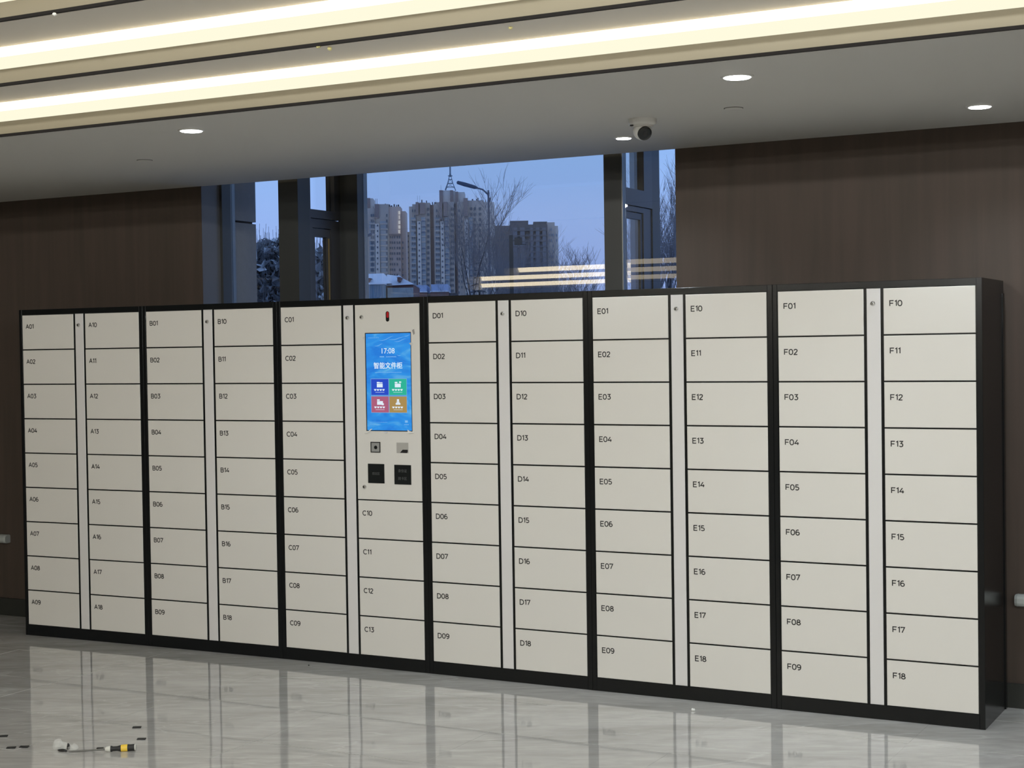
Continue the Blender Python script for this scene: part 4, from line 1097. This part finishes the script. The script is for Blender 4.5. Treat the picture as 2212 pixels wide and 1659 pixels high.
# ---- trees
M_BARK = mat('bark_blue_grey', (0.13, 0.125, 0.13), 0.9)
M_BARKD = mat('bark_dark', (0.035, 0.035, 0.045), 0.9)
M_TWIG = mat('twig', (0.20, 0.19, 0.20), 0.9)
M_FIR = mat('fir_green', (0.028, 0.042, 0.045), 0.9)
M_FROST = mat('frosted_leaf', (0.55, 0.58, 0.60), 0.85)
M_SHRUB = mat('shrub_dark', (0.15, 0.155, 0.165), 0.9)
def bare_tree(base, height, seed, label, trunk_r=0.12, spread=0.5, lean=(0, 0), levels=4, kids=(3, 5), m1=M_BARK, m2=M_TWIG, first=0.25, group='bare trees outside', up=0.45, minr=0.005):
    rr = random.Random(seed)
    t = empty('bare_tree', base, label=label, category='tree', group=group)
    tr = MB(); tw = MB()
    def grow(p, d, ln_, r, lv):
        mb = tr if lv <= 1 else tw
        n_ = 4 if lv < 2 else 3
        pts = [p]; dd = d.copy()
        for k in range(n_):
            dd = (dd + Vector((rr.gauss(0, 0.10), rr.gauss(0, 0.10), rr.gauss(0.02, 0.05)))).normalized()
            pts.append(pts[-1] + dd*ln_/n_)
        rads = [r*(1-0.62*k/n_) for k in range(n_+1)]
        mb.tube(pts, rads, 6 if lv == 0 else 4 if lv < 3 else 3, cap=False)
        if lv >= levels: return
        for c3 in range(rr.randint(*kids)):
            f = first + (1-first)*rr.random() if lv == 0 else 0.25 + 0.75*rr.random()
            i = min(int(f*n_), n_-1); q = pts[i].lerp(pts[i+1], f*n_-i)
            a = rr.uniform(0, 2*math.pi)
            side = Vector((math.cos(a), math.sin(a), 0))
            nd = (dd*(1-spread) + side*spread + Vector((0, 0, up*rr.uniform(0.4, 1)))).normalized()
            grow(q, nd, ln_*rr.uniform(0.48, 0.72), max(rads[i]*0.52, minr), lv+1)
        grow(pts[-1], dd, ln_*0.55, max(rads[-1]*0.9, minr), lv+1)
    grow(Vector((0, 0, 0)), Vector((lean[0], lean[1], 1)).normalized(), height*0.5, trunk_r, 0)
    tr.build('trunk', m1, t); tw.build('twigs', m2, t)
    return t
def base_at(u, D): 
    p = P3(u, 640, D); return Vector((p.x, p.y, -0.35))
def top_h(u, v, D): return far(u, v, D)[1] + 0.35
bare_tree(base_at(1072, 70), top_h(1085, 388, 70)*0.93, 5, 'tall bare tree beside the street lamp pole', 0.12, 0.42, kids=(4, 6), m1=M_BARKD, first=0.45, minr=0.007)
bare_tree(base_at(1092, 75), top_h(1095, 400, 75)*0.88, 15, 'thin bare tree just right of the tall one', 0.09, 0.44, kids=(4, 6), first=0.45, minr=0.007)
bare_tree(base_at(1150, 90), top_h(1150, 470, 90)*0.95, 25, 'faint bare tree standing over the notched roof', 0.06, 0.45, kids=(4, 6), first=0.5)
bare_tree(base_at(1196, 66), top_h(1196, 490, 66)*1.0, 35, 'bare tree in front of the pale end of the right block', 0.06, 0.42, kids=(4, 6))
bare_tree(base_at(1222, 60), top_h(1222, 510, 60)*1.0, 36, 'slender bare tree just right of the right block', 0.045, 0.45, kids=(4, 6))
bare_tree(base_at(1252, 72), top_h(1252, 555, 72)*1.05, 37, 'small bare tree midway between right block and window column', 0.04, 0.5, kids=(4, 6))
bare_tree(base_at(1288, 62), top_h(1288, 572, 62)*1.05, 38, 'lowest bare tree close to the right window column', 0.035, 0.5, kids=(4, 6))
bare_tree(base_at(1478, 34), top_h(1425, 425, 34)*1.10, 53, 'large bare tree filling the narrow right pane', 0.12, 0.32, lean=(-0.05, 0.0), kids=(6, 7), m1=M_BARKD, first=0.50, up=0.5, minr=0.004)
bare_tree(base_at(1434, 48), top_h(1430, 470, 48)*1.05, 48, 'finer bare tree behind the large one in the narrow right pane', 0.05, 0.40, kids=(5, 6), first=0.45, up=0.6)
small = (((985, 612, 110), 'small dark tree just left of the mirrored light strips'), ((1000, 600, 100), 'small bare tree touching the left end of the mirrored light strips'),
         ((978, 618, 122), 'lowest bare bush at the right end of the snowy sheds'), ((885, 622, 112), 'small bush between the snowy house and the sheds'),
         ((900, 606, 118), 'bare sapling at the left end of the snowy sheds'), ((926, 606, 112), 'bare sapling in the gap between the two snowy sheds'),
         ((943, 606, 124), 'bare sapling over the left part of the second shed'), ((960, 607, 114), 'bare sapling over the right part of the second shed'),
         ((1122, 560, 88), 'small dark tree under the square board'), ((1163, 560, 80), 'small dark tree under the right part of the blue-grey block'))
for i, ((u, v, D), lab) in enumerate(small):
    bare_tree(base_at(u, D), top_h(u, v, D), 60+i, lab, 0.05, 0.55, levels=3, kids=(4, 6), m1=M_SHRUB, m2=M_SHRUB, group='small bare trees in front of the towers')
# fir
def fir(base, h, w, label, seed):
    rr = random.Random(seed)
    t = empty('fir_tree', base, label=label, category='tree')
    MB().tube([(0,0,0), (0.05,0,h)], [0.12, 0.02], 6).build('trunk', M_BARKD, t)
    mb = MB(); n_ = 18
    for i in range(n_):
        z = h*(0.12 + 0.86*i/n_); r = w*(1 - i/n_)**0.9 + 0.05
        for k in range(9):
            a = 2*math.pi*(k/9) + i*0.7 + rr.uniform(-0.2, 0.2); rl = r*rr.uniform(0.6, 1.15)
            d = Vector((math.cos(a), math.sin(a), 0)); s_ = Vector((-d.y, d.x, 0))
            p0 = Vector((0,0,z)); p1 = d*rl*0.55 + Vector((0,0,z-rl*0.10)); p2 = d*rl + Vector((0,0,z-rl*0.28))
            wd = rl*0.26
            mb.add([p0-s_*0.03, p0+s_*0.03, p1+s_*wd, p2, p1-s_*wd, p1+Vector((0,0,-wd*0.7))], [(0,1,2,3,4), (0,5,2,1), (5,3,2), (5,4,3), (0,4,5)])
    mb.build('needles', M_FIR, t)
fir(base_at(1035, 95), top_h(1030, 517, 95), 1.25, 'dark fir in front of the right end of the middle tower', 3)
# frosted shrubbery outside the left narrow pane
def shrubbery(base, hgt, wid, seed, label, n_tw=150, n_lf=700):
    rr = random.Random(seed)
    t = empty('frosted_shrub', base, label=label, category='shrub', group='frosted shrubs outside the left pane')
    tw = MB(); lf = MB(); dk = MB()
    for k in range(n_tw):
        x, y = rr.gauss(0, wid*0.5), rr.gauss(0, wid*0.4); h = hgt*rr.uniform(0.55, 1.0)
        p = Vector((x, y, 0)); pts = [p]
        for q in range(4):
            p = p + Vector((rr.gauss(0, 0.05), rr.gauss(0, 0.05), h/4)); pts.append(p)
        tw.tube(pts, [0.012, 0.01, 0.008, 0.006, 0.003], 3, cap=False)
        for q in range(4):
            b0 = pts[rr.randint(1, 3)]
            tw.tube([b0, b0+Vector((rr.gauss(0, 0.12), rr.gauss(0, 0.12), rr.uniform(0.1, 0.3)))], [0.006, 0.002], 3, cap=False)
    for k in range(n_lf):
        x, y = rr.gauss(0, wid*0.55), rr.gauss(0, wid*0.4); z = hgt*(0.55 + 0.36*rr.random()**1.2)
        s_ = rr.uniform(0.02, 0.055)
        mbx = lf if rr.random() < 0.16 else dk
        vs = [Vector((x, y, z)) + Vector((rr.gauss(0, 1), rr.gauss(0, 1), rr.gauss(0, 1)))*s_ for _ in range(4)]
        mbx.add(vs, [(0,1,2), (0,2,3), (0,3,1), (1,3,2)])
    tw.build('stems', M_SHRUB, t, kind='stuff'); lf.build('frosted_leaves', M_FROST, t, kind='stuff'); dk.build('dark_leaves', M_SHRUB, t, kind='stuff')
for i, (u, v, D) in enumerate(((562, 545, 26), (585, 540, 28), (604, 530, 27), (690, 552, 25), (545, 545, 26))):
    shrubbery(base_at(u, D), top_h(u, v, D)*1.12, 0.45, 70+i, ('frosted shrub with bare upright twigs outside the narrow left pane', 'second frosted shrub from the pier outside the left pane', 'frosted shrub against the window column outside the left pane', 'frosted shrub seen through the narrow left casement', 'frosted shrub half hidden by the stone pier')[i], 130, 3200)
# hedge of distant dark shrubs closing the horizon
hd = MB(); rr_ = random.Random(77)
for k in range(1500):
    s_ = rr_.uniform(-95, 35); D = rr_.uniform(170, 260); h = rr_.uniform(1.0, 3.6)
    b0 = ORG+RT*s_+FW*D+Vector((0,0,-0.35))
    for q in range(3):
        o_ = Vector((rr_.gauss(0, 1.0), rr_.gauss(0, 1.0), 0)); w_ = rr_.uniform(0.5, 1.2)
        c3 = b0+o_+UPV*(h*rr_.uniform(0.5, 1))
        hd.add([b0+o_-RT*w_, b0+o_+RT*w_, c3, b0+o_+FW*w_], [(0,1,2), (1,3,2), (3,0,2), (0,3,1)])
hd.build('distant_scrub', M_SHRUB, label='dark scrub along the horizon behind the snowy sheds', category='shrubs', kind='stuff')

# ------------------------------------------------------------------ put each outdoor Empty at the base of its thing
for o in list(COL.objects):
    if o.type == 'EMPTY' and o.parent is None and o.location.length < 1e-6 and o.children and o.get('category') in ('building', 'house', 'street lamp', 'sign'):
        lo = Vector((1e9, 1e9, 1e9)); hi = Vector((-1e9, -1e9, -1e9))
        for ch in o.children:
            for v in ch.data.vertices:
                for q in range(3):
                    lo[q] = min(lo[q], v.co[q]); hi[q] = max(hi[q], v.co[q])
        b_ = Vector(((lo.x+hi.x)/2, (lo.y+hi.y)/2, lo.z))
        o.location = b_
        for ch in o.children: ch.location = ch.location - b_
